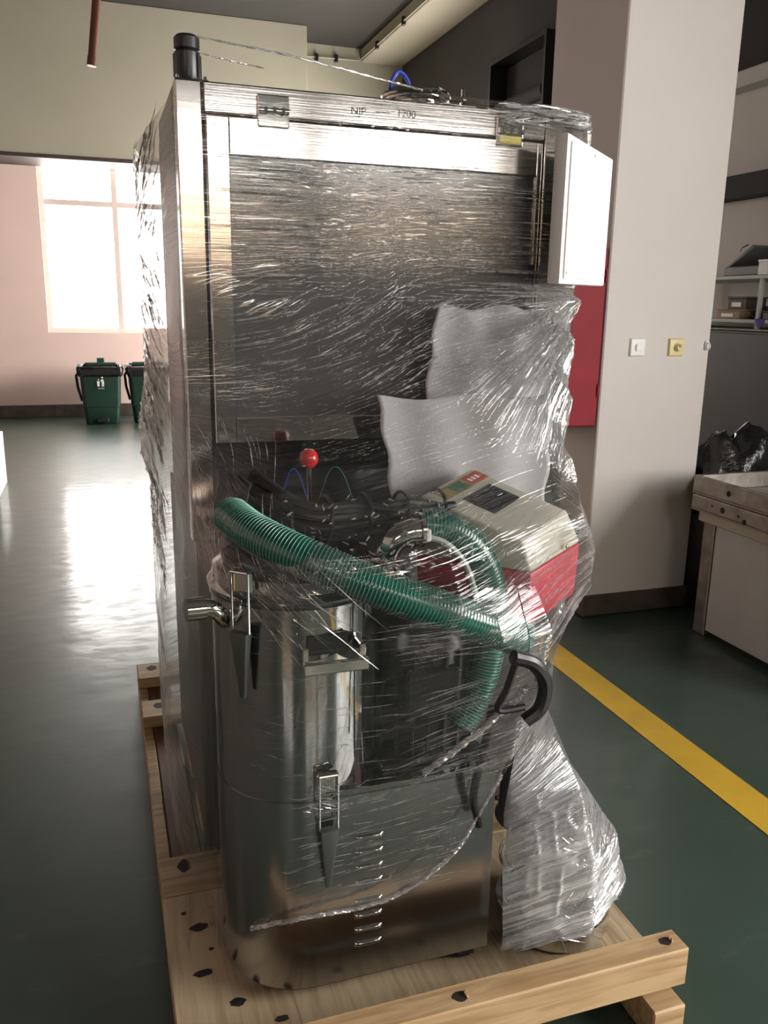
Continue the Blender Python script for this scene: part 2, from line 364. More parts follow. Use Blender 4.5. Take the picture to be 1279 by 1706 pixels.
# ------------------------------------------------------------------ bins at the back wall
def bin_(x, y, label, icon):
    t = thing('trash_bin', (x, y, 0), label, 'bin', 'green bins under the window')
    # tapered square body with rounded corners
    def ring(w, d, z, r=.05, n=6):
        P = []
        for cx, cy, a0 in ((w-r, d-r, 0), (-w+r, d-r, PI/2), (-w+r, -d+r, PI), (w-r, -d+r, 1.5*PI)):
            for k in range(n+1): a = a0+PI/2*k/n; P.append((x+cx+r*math.cos(a), y+cy+r*math.sin(a), z))
        return P
    def loft(rs, capb=True, capt=False):
        q = MB(); n = len(rs[0]); V = [p for r in rs for p in r]; F = [(i*n+k, i*n+(k+1) % n, (i+1)*n+(k+1) % n, (i+1)*n+k) for i in range(len(rs)-1) for k in range(n)]
        if capb: F.append(tuple(range(n))[::-1])
        if capt: F.append(tuple((len(rs)-1)*n+k for k in range(n)))
        return q.add(V, F)
    loft([ring(.19, .18, .0), ring(.20, .19, .02), ring(.215, .20, .22), ring(.222, .205, .225), ring(.245, .225, .66), ring(.262, .24, .665), ring(.262, .24, .70), ring(.235, .215, .70), ring(.20, .18, .05)]).build('body', M_bin, t)
    # bin bag folded over the rim, ragged
    R = []
    for f, z in ((.246, .30 if False else .60), (.27, .63), (.277, .70), (.265, .725), (.235, .715), (.20, .60)):
        r = ring(f, f*.92, z); R.append([(p[0]+random.uniform(-.006, .006), p[1]+random.uniform(-.006, .006), p[2]+random.uniform(-.02, .012)) for p in r])
    loft(R, False).build('bin_bag', M_bag, t)
    box('pedal', (x-.07, y-.225, .03), (x+.07, y-.185, .085), M_black, t, .01)
    q = MB().tube([(x-.255, y-.05, .64), (x-.285, y-.03, .6), (x-.275, y, .45), (x-.235, y, .28)], .016, 8); q.build('handle', M_bin, t)
    box('lid_hinge', (x-.03, y+.20, .70), (x+.06, y+.25, .80), M_bin, t, .008)
    MB().box((x-.18, y+.18, .70), (x+.20, y+.22, .745), .01).build('lid_edge', M_bin, t)
    if icon:   # litter symbol: figure dropping litter in a basket
        ip = thing_part = MB(); yy = y-.2385
        def pl(pts): ip.add([(x+px, yy-.0015-.0+(.54-pz)*.045, pz) for px, pz in pts], [tuple(range(len(pts)))])
        pl([(-.045, .545), (-.012, .545), (-.016, .48), (-.041, .48)])
        pl([(.000, .555), (.018, .57), (.034, .56), (.040, .52), (.034, .475), (.026, .475), (.022, .51), (.017, .475), (.009, .475), (.012, .53), (-.006, .55)])
        c = [(.02+.011*math.cos(a*PI/6), .588+.011*math.sin(a*PI/6)) for a in range(12)]; pl(c)
        pl([(-.034, .565), (-.022, .573), (-.016, .560), (-.028, .553)])
        for k in range(6): pl([(-.036+k*.013, .458), (-.028+k*.013, .458), (-.028+k*.013, .450), (-.036+k*.013, .450)])
        ip.build('litter_symbol', M_white, t, smooth=0, fix=False)
bin_(.0, 11.25, 'dark green pedal bin with white litter symbol and black liner', True)
bin_(.58, 11.3, 'dark green bin with black liner, half hidden behind the wrapped machine', False)
# white carton at the left edge
t = thing('carton', (-1.28, 7.3, 0), 'white carton standing on the floor at the left edge', 'carton')
box('body', (-1.62, 7.0, 0), (-.80, 7.6, .44), M_white, t, .006); box('tape', (-1.24, 6.9985, .0), (-1.18, 7.001, .4405), M_cream, t); box('lid_flap', (-1.62, 7.005, .441), (-.80, 7.29, .447), M_white, t, .002)

# ------------------------------------------------------------------ right side: bench, trays, cabinet, shelves
t = thing('workbench', (3.0, 2.65, 0), 'grey panelled low workbench beside the column', 'bench')
box('side_panel', (2.645, 2.2, .03), (2.665, 3.06, .545), M_greyp, t, .003)
box('frame', (2.668, 2.2, .03), (3.5, 3.15, .54), M_greyp, t, .01)
for yy in (3.10,): box('leg', (2.64, yy-.035, 0), (2.70, yy+.04, .545), M_oldsteel, t, .004)
box('leg', (3.44, 3.06, 0), (3.5, 3.14, .545), M_oldsteel, t, .004)
box('plinth', (2.66, 2.2, 0), (3.5, 3.05, .03), M_black, t)
box('worktop', (2.62, 2.2, .545), (3.55, 3.16, .595), M_cream, t, .006)
def tray(x0, y0, x1, y1, z0, z1, label, holes):
    t = thing('steel_tray', ((x0+x1)/2, (y0+y1)/2, z0), label, 'tray', 'trays stacked on the workbench')
    q = MB(); w = .018
    box('base', (x0, y0, z0), (x1, y1, z0+.008), M_oldsteel, t)
    for a, b in (((x0, y0, z0+.008), (x0+w, y1, z1)), ((x1-w, y0, z0+.008), (x1, y1, z1)), ((x0+w, y0, z0+.008), (x1-w, y0+w, z1)), ((x0+w, y1-w, z0+.008), (x1-w, y1, z1))):
        box('rim', a, b, M_oldsteel, t, .003)
    for yy, zz, r in holes:
        MB().cyl((x0-.0012, yy, zz), (x0+.003, yy, zz), r, n=18).build('hole', M_knot, t)
tray(2.60, 2.25, 3.3, 3.19, .597, .668, 'worn steel tray, lower of the two on the workbench', [(2.98, .635, .014), (3.05, .64, .005), (2.88, .632, .006), (2.84, .615, .012)])
tray(2.615, 2.3, 3.25, 3.21, .670, .755, 'worn steel tray with one hole, upper of the two on the workbench', [(2.97, .712, .012)])
# crumpled dark bag behind the trays
q = MB(); G = []
for i in range(14):
    row = []
    for j in range(29):
        a = 2*PI*j/28; ph = PI*i/13; p = Vector((math.sin(ph)*math.cos(a), math.sin(ph)*math.sin(a), math.cos(ph)))
        r = 1+.45*mnoise.noise(p*2.2+Vector((3, 1, 7)))+.22*mnoise.noise(p*6)
        row.append((3.03+p.x*.22*r, 3.45+p.y*.2*r, max(0.0, .62+p.z*.30*r)))
    G.append(row)
t = thing('waste_bag', (3.03, 3.45, 0), 'crumpled dark plastic bag standing behind the workbench by the column', 'bag')
q.grid(G).build('bag_body', M_bag, t, smooth=60)
MB().lathe([(.2, 0), (.21, .02), (.22, .5), (.205, .5), (.19, .03)], (3.03, 3.45, 0), 24).build('tub', M_black, t)

t = thing('metal_cabinet', (3.8, 4.45, 0), 'tall dark green metal cabinet beyond the workbench', 'cabinet')
box('body', (3.47, 3.66, .05), (4.15, 5.3, 1.395), M_darkmetal, t, .006)
for y0, y1 in ((3.68, 4.46), (4.48, 5.28)):
    d = box('door', (3.455, y0, .07), (3.47, y1, 1.38), M_darkmetal, t, .003)
    box('handle', (3.44, (y1-.06 if y0 < 4 else y0+.03), .75), (3.455, (y1-.03 if y0 < 4 else y0+.06), .9), M_oldsteel, d, .003)
box('plinth', (3.49, 3.68, 0), (4.13, 5.28, .05), M_black, t)
box('dust_sheet', (3.46, 3.65, 1.396), (4.15, 5.31, 1.402), M_shelf, t, .002)
t = thing('shelf_rack', (3.9, 4.45, 1.402), 'pale green two tier shelf rack standing on the dark cabinet', 'shelf')
for z in (1.435, 1.685): box('shelf_board', (3.62, 3.66, z), (4.12, 5.25, z+.022), M_shelf, t, .003)
for x in (3.63, 4.09):
    for y in (3.70, 5.2): box('post', (x, y, 1.402), (x+.025, y+.03, 1.80), M_shelf, t, .002)
box('post', (3.63, 4.05, 1.402), (3.65, 4.075, 1.70), M_shelf, t, .002)
def shelf_box(name, a, b, m, label, cat, lidm=None):
    t = thing(name, ((a[0]+b[0])/2, (a[1]+b[1])/2, a[2]), label, cat); h = b[2]-a[2]
    box('body', a, (b[0], b[1], b[2]-h*.16), m, t, .003); box('lid', (a[0]-.003, a[1]-.003, b[2]-h*.16), (b[0]+.003, b[1]+.003, b[2]), lidm or m, t, .002)
    box('label_plate', (a[0]-.005, a[1]+(b[1]-a[1])*.25, a[2]+h*.2), (a[0]-.001, b[1]-(b[1]-a[1])*.25, a[2]+h*.55), M_white, t)
    return t
Z1, Z2 = 1.7075, 1.4575
t = thing('instrument_case', (3.75, 4.28, Z1), 'grey instrument case with its lid tilted open on the upper shelf', 'case')
box('base', (3.66, 4.12, Z1), (3.9, 4.42, Z1+.055), mat('grey_case', (.14, .145, .14), .5), t, .006)
MB().hexa([(3.68, 4.43, Z1+.055), (3.9, 4.43, Z1+.055), (3.9, 4.40, Z1+.055), (3.68, 4.40, Z1+.055), (3.68, 4.22, Z1+.175), (3.9, 4.22, Z1+.175), (3.9, 4.20, Z1+.16), (3.68, 4.20, Z1+.16)], .003).build('lid', mat('grey_case', (0, 0, 0)), t)
MB().tube([(3.66, 4.30, Z1+.14), (3.65, 4.27, Z1+.16), (3.66, 4.23, Z1+.175)], .004, 6).build('handle', M_black, t)
shelf_box('carton_small', (3.64, 4.00, Z1), (3.8, 4.11, Z1+.085), M_white, 'small white box beside the grey instrument case on the upper shelf', 'box')
shelf_box('storage_box', (3.66, 3.72, Z1), (3.9, 3.95, Z1+.10), M_darktrim, 'dark brown box at the near end of the upper shelf', 'box')
shelf_box('carton_brown', (3.64, 4.22, Z2), (3.8, 4.42, Z2+.055), M_card, 'flat brown carton on the lower shelf next to the column', 'box')
shelf_box('carton_dark', (3.70, 4.24, Z2+.056), (3.85, 4.40, Z2+.13), M_darktrim, 'dark brown block stacked on the flat brown carton', 'box')
shelf_box('tool_box', (3.64, 3.80, Z2), (3.82, 4.03, Z2+.05), M_black, 'black tool box at the near end of the lower shelf', 'box', M_darktrim)
t = thing('cable_roll', (3.74, 4.14, Z2), 'heap of dark tangled cable on the lower shelf', 'cable')
for k in range(4):
    MB().tube([(3.74+(.06-.01*k)*math.cos(a)+random.uniform(-.006, .006), 4.13+(.075-.012*k)*math.sin(a), Z2+.012+.017*k+.006*math.sin(3*a)) for a in np.linspace(0, 2*PI, 25)[:-1]], .009, 8, closed=True).build('coil', M_rubber, t)
t = thing('glove', (3.625, 4.02, 1.435), 'crumpled violet cloth hanging over the lower shelf edge', 'cloth')
G = [[(3.612+.006*math.sin(5*v+u*3)-.004*u, 4.02+(v-.5)*.07*(1-.3*u), 1.462-u*.045) for v in np.linspace(0, 1, 9)] for u in np.linspace(0, 1, 7)]
o = MB().grid(G).build('cloth', mat('violet_cloth', (.13, .11, .4), .8), t); o.modifiers.new('thick', 'SOLIDIFY').thickness = .004

# ------------------------------------------------------------------ pallet
ZD = .12
t = thing('pallet', (.58, 2.2, 0), 'rough wooden shipping pallet carrying the wrapped machine', 'pallet')
for x0, x1 in ((.10, .18), (.54, .62), (1.012, 1.092)): box('runner', (x0, 1.19, 0), (x1, 3.2, .078), M_redwood if x0 < .5 else M_beamw, t, .004)
box('runner_batten', (.066, 1.3, 0), (.0985, 3.19, .078), M_boardw, t, .003)
brd = [(3.06, 3.2), (2.74, 2.87), (1.80, 1.95)]
for y0, y1 in brd: box('deck_board', (.066, y0, .079), (1.088, y1, ZD), M_boardw, t, .003)
for y0, y1 in ((2.1, 2.25), (2.38, 2.5)): box('deck_board', (.19, y0, .079), (1.088, y1, ZD-.004), M_boardw, t, .003)
box('plywood_sheet', (.064, 1.265, .096), (1.09, 1.797, ZD), M_decky, t, .002)
box('plywood_bearer', (.066, 1.27, .079), (1.088, 1.40, .0955), M_boardw, t, .002)
for x, y, z, rx, ry in ((.12, 3.15, ZD, .018, .022), (.125, 2.82, ZD, .018, .022), (.125, 1.905, ZD, .016, .024), (.137, 1.675, ZD, .022, .012), (.13, 1.535, ZD, .02, .01), (.188, 1.437, ZD, .016, .011), (.108, 1.73, ZD, .006, .005), (.155, 1.60, ZD, .006, .004), (.265, 1.37, ZD, .014, .008), (.40, 1.33, ZD, .012, .006), (.60, 1.31, ZD, .013, .006)):
    MB().prism([(x+rx*math.cos(a)*(1+.12*math.sin(5*a+x*40)), y+ry*math.sin(a)*(1+.12*math.cos(4*a+y*30))) for a in np.linspace(0, 2*PI, 13)[:-1]], z-.004, z+.0008).build('knot', M_knot, t)
t = thing('stop_beam', (.58, 1.23, ZD), 'thick pine beam bolted across the front of the pallet', 'beam')
q = MB(); q.box((.02, 1.2, ZD+.001), (1.092, 1.26, .211), .003); q.build('timber', M_beamw, t)
for x, y, r in ((1.055, 1.232, .014), (.585, 1.228, .016), (.25, 1.23, .014)):
    MB().prism([(x+r*math.cos(a)*(1+.1*math.sin(5*a+x*9)), y+r*.8*math.sin(a)*(1+.1*math.sin(3*a))) for a in np.linspace(0, 2*PI, 15)[:-1]], .207, .2118).build('bolt_hole', M_knot, t)
    for k in range(4):
        a = random.uniform(-1, 1); MB().hexa([(x+.010, y+.004*k-.008, .2105), (x+.016, y+.004*k-.008, .2105), (x+.016, y+.004*k-.005, .2105), (x+.010, y+.004*k-.005, .2105), (x+.011+.003*a, y+.004*k-.008, .218), (x+.013+.003*a, y+.004*k-.007, .219), (x+.013+.003*a, y+.004*k-.006, .218), (x+.011+.003*a, y+.004*k-.006, .219)]).build('splinter', M_boardw, t)

# ------------------------------------------------------------------ capsule machine (cabinet)
XL, XR, YC, YB, ZT = .174, 1.10, 1.85, 2.60, 1.93
mach = thing('capsule_machine', (.64, 2.2, ZD), 'large stainless steel capsule filling machine with smoked front door, wrapped on the pallet', 'machine')
box('lower_body', (XL+.01, YC+.03, .17), (XR-.01, YB, 1.0), M_steeld, mach, .006)
for x in (XL+.06, XR-.06):
    for y in (YC+.1, YB-.1): MB().lathe([(.03, 0), (.03, .012), (.012, .016), (.012, .05)], (x, y, ZD), 16).build('levelling_foot', M_chrome, mach)
MB().box((XL+.08, 1.66, .985), (XR-.05, YC+.04, 1.02), .004).build('table', M_int, mach)
# corner posts
def post(x0, x1, m=M_steelz): return box('corner_post', (x0, YC, .98), (x1, YC+.05, ZT), m, mach, .003)
post(XL, XL+.052); post(XR-.10, XR)
sp = box('side_panel', (XL+.001, YC+.052, .98), (XL+.02, 2.32, ZT+.002), M_steeld, mach, .002)
box('side_panel', (XR-.02, YC+.052, .98), (XR-.001, YB, ZT), M_steeld, mach, .002)
box('back_panel', (XL+.02, YB-.02, .98), (XR-.02, YB, ZT), M_int, mach, .002)
box('top_panel', (XL+.02, YC+.05, ZT-.02), (XR-.02, YB-.021, ZT), M_steelx, mach, .002)
hd = box('header', (XL+.055, YC, 1.872), (XR-.102, YC+.05, ZT), M_steelx, mach, .003)
text('marker_writing', 'NJP', .022, Matrix.Translation((.535, YC-.0005, 1.892)) @ Matrix.Rotation(PI/2, 4, 'X') @ Matrix.Shear('XY', 4, (.35, 0)), M_ink, hd, .0002)
text('marker_writing', '\u2014', .030, Matrix.Translation((.592, YC-.0005, 1.894)) @ Matrix.Rotation(PI/2, 4, 'X') @ Matrix.Shear('XY', 4, (.35, 0)), M_ink, hd, .0002)
text('marker_writing', '1200', .022, Matrix.Translation((.638, YC-.0005, 1.895)) @ Matrix.Rotation(PI/2, 4, 'X') @ Matrix.Shear('XY', 4, (.35, 0)), M_ink, hd, .0002)
dr = MB(); D0, D1, DZ0, DZ1 = .232, .992, 1.20, 1.867; dw = .046
dr.box((D0, YC-.004, DZ0), (D0+dw, YC+.02, DZ1), .002); dr.box((D1-.012, YC-.004, DZ0), (D1, YC+.02, DZ1), .002)
dr.box((D0+dw, YC-.004, 1.795), (D1-.012, YC+.02, DZ1), .002); dr.box((D0+dw, YC-.004, DZ0), (D1-.012, YC+.02, DZ0+.055), .002)
door = dr.build('door', M_steelx, mach); door['label'] = 'brushed steel door frame'
box('door_pane', (D0+dw, YC+.004, DZ0+.055), (D1-.012, YC+.012, 1.795), M_glass, door)
for x, z in ((.336, 1.852), (.872, 1.853)):
    h = box('hinge', (x, YC-.009, z), (x+.066, YC-.0005, z+.062), M_chrome, mach, .0025)
    MB().cyl((x+.002, YC-.013, z+.031), (x+.064, YC-.013, z+.031), .0055, n=14).build('hinge_barrel', M_chrome, h)
    for k in range(3): box('barrel_gap', (x+.012+.018*k, YC-.0195, z+.0255), (x+.019+.018*k, YC-.0065, z+.0365), M_black, h)
    if x > .5: box('yellow_tape', (x+.008, YC-.0102, z+.005), (x+.060, YC-.0092, z+.021), mat('yellow_tape', (.75, .62, .12), .4), h)
# wide dark vertical handle strip at the right of the door
box('door_strip', (.962, YC-.012, 1.46), (.985, YC-.0045, 1.60), M_black, door, .002)
# motor with flange on top of the left corner
t = thing('top_motor', (.205, 1.93, ZT+.004), 'small black motor on a flange on top of the left machine corner', 'motor')
box('flange', (.178, 1.885, ZT+.0025), (.246, 1.965, ZT+.010), M_black, t, .002)
MB().lathe([(.024, 0), (.026, .004), (.026, .055), (.022, .06), (.026, .062), (.026, .082), (.020, .088), (0, .088)], (.208, 1.925, ZT+.010), 28).build('housing', M_black, t)
for a in range(8): MB().box((.0255, -.002, .008), (.0285, .002, .052), 0, Matrix.Translation((.208, 1.925, ZT+.01)) @ Matrix.Rotation(a*PI/4, 4, 'Z')).build('fin', M_black, t)
for x, y in ((.184, 1.89), (.24, 1.89), (.24, 1.96)): MB().cyl((x, y, ZT+.010), (x, y, ZT+.016), .004, n=6).build('bolt', M_chrome, t)
# clamped lid on the roof with its blue loop
lx, ly = .81, 2.2; lz = ZT+.024
t = thing('hopper_lid', (lx, ly, lz), 'round polished lid with clamp ring on the machine roof', 'lid')
MB().lathe([(.066, -.0235), (.066, .05)], (lx, ly, lz), 36).build('neck', M_chrome, t)
MB().lathe([(.06, .05), (.08, .052), (.083, .058), (.083, .072), (.078, .078), (.06, .082), (0, .086)], (lx, ly, lz), 44).build('lid_disc', M_chrome, t)
MB().tube([(lx+.083*math.cos(a), ly+.083*math.sin(a), lz+.065) for a in np.linspace(0, 2*PI, 41)[:-1]], .007, 8, closed=True).build('clamp_ring', M_chrome, t)
q = MB(); q.cyl((lx+.08, ly-.02, lz+.064), (lx+.115, ly-.03, lz+.062), .006, n=10); q.build('clamp_bolt', M_chrome, t)
q = MB(); q.lathe([(.004, 0), (.012, .004), (.012, .012), (.004, .015)], (lx+.11, ly-.03, lz+.062), 14, Matrix.Rotation(PI/2, 4, 'Y')); q.box((lx+.112, ly-.033, lz+.06), (lx+.122, ly-.027, lz+.09), .002); q.build('wing_nut', M_chrome, t)
MB().tube(spline([(lx-.076, ly-.02, lz+.076), (lx-.070, ly-.02, lz+.098), (lx-.055, ly-.02, lz+.116), (lx-.036, ly-.02, lz+.106), (lx-.026, ly-.02, lz+.086), (lx-.040, ly-.02, lz+.080)], 8), .0045, 10).build('blue_loop', M_blue, t)

# white operator panel turned outward at the right front corner
A = Vector((.983, 1.72, 0)); ang = math.radians(24); ux = Vector((math.cos(ang), math.sin(ang), 0)); uy = Vector((-math.sin(ang), math.cos(ang), 0)); PW = .178; PD = .035
t = thing('operator_panel', (1.06, 1.78, 1.5535), 'white operator panel box facing the light at the upper right corner of the machine', 'panel')
pts = [A, A+ux*PW, A+ux*PW+uy*PD, A+uy*PD]; zt = (1.868, 1.834, 1.834, 1.868)
MB().hexa([(p.x, p.y, 1.5535) for p in pts]+[(p.x, p.y, z) for p, z in zip(pts, zt)], .004).build('housing', M_white, t)
f = -uy*.004; a, b = A+ux*.012+f, A+ux*(PW-.010)+f; g = uy*.006
MB().hexa([(a.x, a.y, 1.565), (b.x, b.y, 1.565), ((b+g).x, (b+g).y, 1.565), ((a+g).x, (a+g).y, 1.565), (a.x, a.y, 1.852), (b.x, b.y, 1.823), ((b+g).x, (b+g).y, 1.823), ((a+g).x, (a+g).y, 1.852)], .002).build('front_plate', M_white, t)
for u, z in ((.02, 1.578), (.165, 1.578), (.10, 1.832)):
    p = A+ux*u-uy*.0045; MB().lathe([(.0035, 0), (.003, .0015), (0, .002)], p[:2]+(z,), 10, Matrix.Rotation(ang, 4, 'Z') @ Matrix.Rotation(PI/2, 4, 'X')).build('screw', M_greyp, t)
p = A+ux*.06+uy*.045; box('mounting_arm', (1.03, 1.79, 1.66), (1.07, 1.86, 1.72), M_steeld, t, .003)

# white foam sheets between the door and the film
def foam(name, ctrl, label, amp, ph):
    """sheet between left edge and right edge curves; ctrl rows (z, xl, xr, yl, yr)"""
    n = 40; rows = []; Z = [c[0] for c in ctrl]
    for z in np.linspace(Z[0], Z[-1], 30):
        xl, xr, yl, yr = [np.interp(z, Z, [c[i] for c in ctrl]) for i in range(1, 5)]
        rows.append([(xl+(xr-xl)*u+.004*math.sin(z*60+u*9), yl+(yr-yl)*u+amp*math.sin(u*17+ph+z*3), z+.006*math.sin(u*11+ph)*(z-Z[0])/(Z[-1]-Z[0])) for u in np.linspace(0, 1, n)])
    o = MB().grid(rows).build(name, M_foam, smooth=80); md = o.modifiers.new('thick', 'SOLIDIFY'); md.thickness = .003
    return tag(o, label, 'foam sheet', 'foam sheets packed against the machine door')
foam('foam_sheet', [(1.05, .70, 1.0, 1.80, 1.80), (1.30, .70, 1.03, 1.80, 1.80), (1.50, .722, .985, 1.80, 1.80)], 'tall white foam sheet standing behind the wider low one', .004, 1.)
foam('foam_sheet', [(1.05, .60, .98, 1.735, 1.72), (1.15, .592, .985, 1.735, 1.72), (1.306, .566, .99, 1.745, 1.735)], 'low wide white foam sheet in front, behind the cream console', .004, 2.)

# red knob lever
t = thing('lever', (.407, 1.70, 1.021), 'upright lever with a shiny red ball knob on the machine table', 'lever')
MB().cyl((.407, 1.70, 1.021), (.405, 1.70, 1.17), .006, n=14).build('rod', M_chrome, t)
MB().lathe([(0, 1.164), (.009, 1.166), (.0175, 1.175), (.0205, 1.186), (.0175, 1.198), (.009, 1.206), (0, 1.207)], (.405, 1.70, 0), 28).build('ball_knob', M_ball, t)
MB().lathe([(.02, 1.021), (.02, 1.03), (.01, 1.045), (.006, 1.05)], (.407, 1.70, 0), 20).build('boss', M_chrome, t)

# black cable bundle wrapped in plastic on the machine table
t = thing('cable_bundle', (.55, 1.62, 1.03), 'bundle of black cables and hoses wrapped in plastic on the machine table', 'cables')
for k in range(14):
    y0 = 1.55+.017*(k % 5); z0 = 1.065+.02*(k//5)
    pts = [(.27+.02*random.random(), y0+.08, z0+.06), (.36, y0+random.uniform(-.012, .012), z0+random.uniform(.0, .02)), (.47, y0+random.uniform(-.012, .012), z0+random.uniform(-.01, .015)), (.58, y0+random.uniform(-.012, .012), z0+random.uniform(-.01, .012)), (.68+.03*random.random(), y0+.02, z0+random.uniform(-.03, .0))]
    MB().tube(spline(pts, 8), .0105 if k % 3 else .007, 10).build('cable', M_rubber, t)
for k, (xa, xb, h) in enumerate(((.34, .40, 1.165), (.42, .50, 1.165))):
    MB().tube(spline([(xa, 1.69, 1.09), ((xa*2+xb)/3, 1.68, h), ((xa+xb*2)/3, 1.68, h-.01), (xb, 1.67, 1.08)], 8), .0010, 6).build('thin_wire', M_blue if k == 0 else M_hose0, t)
for k in range(5):
    x = .33+.08*k; MB().tube([(x+.004*math.sin(a), 1.585+.055*math.cos(a), 1.085+.045*math.sin(a)) for a in np.linspace(0, 2*PI, 23)[:-1]], .004, 6, closed=True).build('cable_tie', M_black, t)

# ------------------------------------------------------------------ control console
B = Vector((.779, 1.70, 1.149)); R_ = Vector((.941, 1.55, 1.077)); L_ = Vector((.62, 1.60, 1.117)); F_ = L_+R_-B
t = thing('control_console', (.8, 1.6, .86), 'cream control console with dark screen on its sloping top and red lower band', 'console')
d = Vector((.030, -.020, 0)); c = (B+L_+R_+F_)/4
def sk(p, k, z): q = c+(p-c)*k; return (q.x+.012, q.y-.006, z)
mid = [sk(p, 1.13, z) for p, z in ((F_, .985), (R_, 1.006), (B, 1.02), (L_, .99))]
MB().hexa(mid+[tuple(F_), tuple(R_), tuple(B), tuple(L_)], .006).build('housing', M_cream, t)
low = [sk(p, 1.10, z) for p, z in ((F_, .865), (R_, .885), (B, .89), (L_, .87))]
MB().hexa(low+[(p[0], p[1], p[2]-.0015) for p in mid], .006).build('red_band', M_pinkred, t)
nrm = (R_-B).cross(L_-B); nrm.normalize(); nrm = nrm if nrm.z > 0 else -nrm
def decal(name, u0, u1, v0, v1, m, off=.0012, th=.002):   # u along L->B (0..1), v along B->R
    def P(u, v, o): q = L_+(B-L_)*u+(R_-B)*v+nrm*o; return tuple(q)
    return MB().hexa([P(u0, v0, off-th), P(u1, v0, off-th), P(u1, v1, off-th), P(u0, v1, off-th), P(u0, v0, off), P(u1, v0, off), P(u1, v1, off), P(u0, v1, off)]).build(name, m, t)
decal('label_strip', .14, .98, .05, .20, mat('amber_label', (.30, .22, .08), .3, var=.5, scale=30))
decal('warning_label', .66, .96, .06, .19, mat('red_label', (.45, .07, .05), .3), .0016)
decal('green_label', .36, .60, .07, .18, mat('green_label', (.05, .14, .09), .3, var=.4, scale=40), .0016)
for k in range(3): decal('label_text', .70+.07*k, .74+.07*k, .10, .15, M_white, .0019)
decal('screen_bezel', .28, .82, .28, .60, M_black, .0016); decal('screen', .32, .78, .31, .57, M_screen, .0022)
sx = mid[1]; MB().lathe([(.006, 0), (.005, .002), (0, .003)], ((mid[0][0]+mid[1][0])/2+.03, (mid[0][1]+mid[1][1])/2+.012, 1.012), 12, Matrix.Rotation(math.radians(25), 4, 'Z') @ Matrix.Rotation(PI/2, 4, 'X')).build('screw', M_oldsteel, t)
MB().tube([(c.x, c.y+.05, .94), (c.x+.02, 1.75, .93), (c.x+.02, 1.86, .93)], .022, 16).build('support_arm', M_steeld, t)

# ------------------------------------------------------------------ dust extractor (polished drum on its rounded base)
dc = thing('dust_extractor', (.45, 1.56, ZD), 'polished stainless dust extractor drum on a rounded louvred base', 'dust extractor')
cx, cy, RD = .343, 1.56, .165
def stadium(off=0., xr=.722, n=26):
    r = RD+off; P = [(cx-r*math.sin(a), cy+r*math.cos(a)) for a in np.linspace(0, PI, n)]   # back -> left -> front
    return P+[(xr+off, cy-r), (xr+off, cy+r)]
MB().prism(stadium(), .152, .575).build('base', M_panel, dc)
MB().prism(stadium(-.006), .145, .152).build('base_skirt', M_rubber, dc)
MB().prism(stadium(-.002), .575, .588).build('base_top', M_mirror, dc)
for x, y in ((.675, 1.418), (.66, 1.68), (.30, 1.68), (.27, 1.47)):
    q = MB(); q.cyl((x-.012, y, ZD+.0135), (x+.012, y, ZD+.0135), .013, n=18); q.box((x-.02, y-.018, ZD+.014), (x+.02, y+.018, .1455), .002); q.build('caster', M_rubber, dc)
# louvres pressed in the flat panel
for k in range(8):
    z = .478-.0335*k-(.012 if k > 3 else 0); yf = cy-RD
    q = MB(); G = []
    for j in range(7):
        a = PI*j/6; prof = math.sin(a)*.006; G.append([(.420+.060*i/9, yf+.0005-prof*min(1, 2.8*math.sin(PI*i/9)), z+.006*math.cos(a)) for i in range(10)])
    q.grid(G); q.build('louvre', M_mirror, dc, smooth=60)
MB().lathe([(RD-.001, .588), (RD-.001, .958), (RD+.003, .960), (RD+.003, .966), (RD-.001, .968)], (cx, cy, 0), 72).build('drum', M_mirror, dc)
lid = MB().lathe([(RD-.002, .972), (RD+.006, .974), (RD+.008, .980), (RD+.004, .986), (RD-.002, .992), (RD-.004, 1.015), (RD-.02, 1.028), (.05, 1.034), (0, 1.035)], (cx, cy, 0), 72).build('drum_lid', M_mirror, dc)
MB().lathe([(RD+.0002, .966), (RD+.002, .969), (RD+.0002, .973)], (cx, cy, 0), 72).build('lid_seal', M_rubber, dc)
# front handle: two stand-offs and a bar
hz = .872
for x in (.318, .425): MB().box((x-.006, cy-RD-.028, hz-.022), (x+.006, cy-RD+.04, hz+.03), .002).build('handle_bracket', M_chrome, dc)
MB().box((.312, cy-RD-.036, hz-.02), (.436, cy-RD-.026, hz+.004), .003).build('handle_bar', M_chrome, dc)
box('nameplate', (.325, cy-RD-.004, hz+.005), (.405, cy-RD+.008, hz+.045), M_black, dc, .003)
# over-centre latches
def latch(x, ya, z, s=1., rz=0.):
    M = Matrix.Translation((x, ya, z)) @ Matrix.Rotation(rz, 4, 'Z')
    q = MB(); q.box((-.022, -.012, -.002), (.022, .004, .040), .004, M); o = q.build('latch_hook', M_chrome, dc)
    q = MB()
    for sx in (-.018, .018): q.tube([M @ Vector((sx, -.016, .038)), M @ Vector((sx, -.016, -.075))], .0028, 8)
    q.tube([M @ Vector((-.018, -.016, .038)), M @ Vector((.018, -.016, .038))], .0028, 8); q.build('latch_bail', M_chrome, o)
    q = MB(); q.hexa([M @ Vector(p) for p in ((-.005, -.016, -.205), (.005, -.016, -.205), (.005, -.008, -.205), (-.005, -.008, -.205), (-.018, -.026, -.075), (.018, -.026, -.075), (.018, -.006, -.075), (-.018, -.006, -.075))], .002); q.build('latch_lever', M_darkmetal, o)
latch(.362, cy-RD-.004, .60); latch(.222, cy-.125, 1.0, rz=-.75)
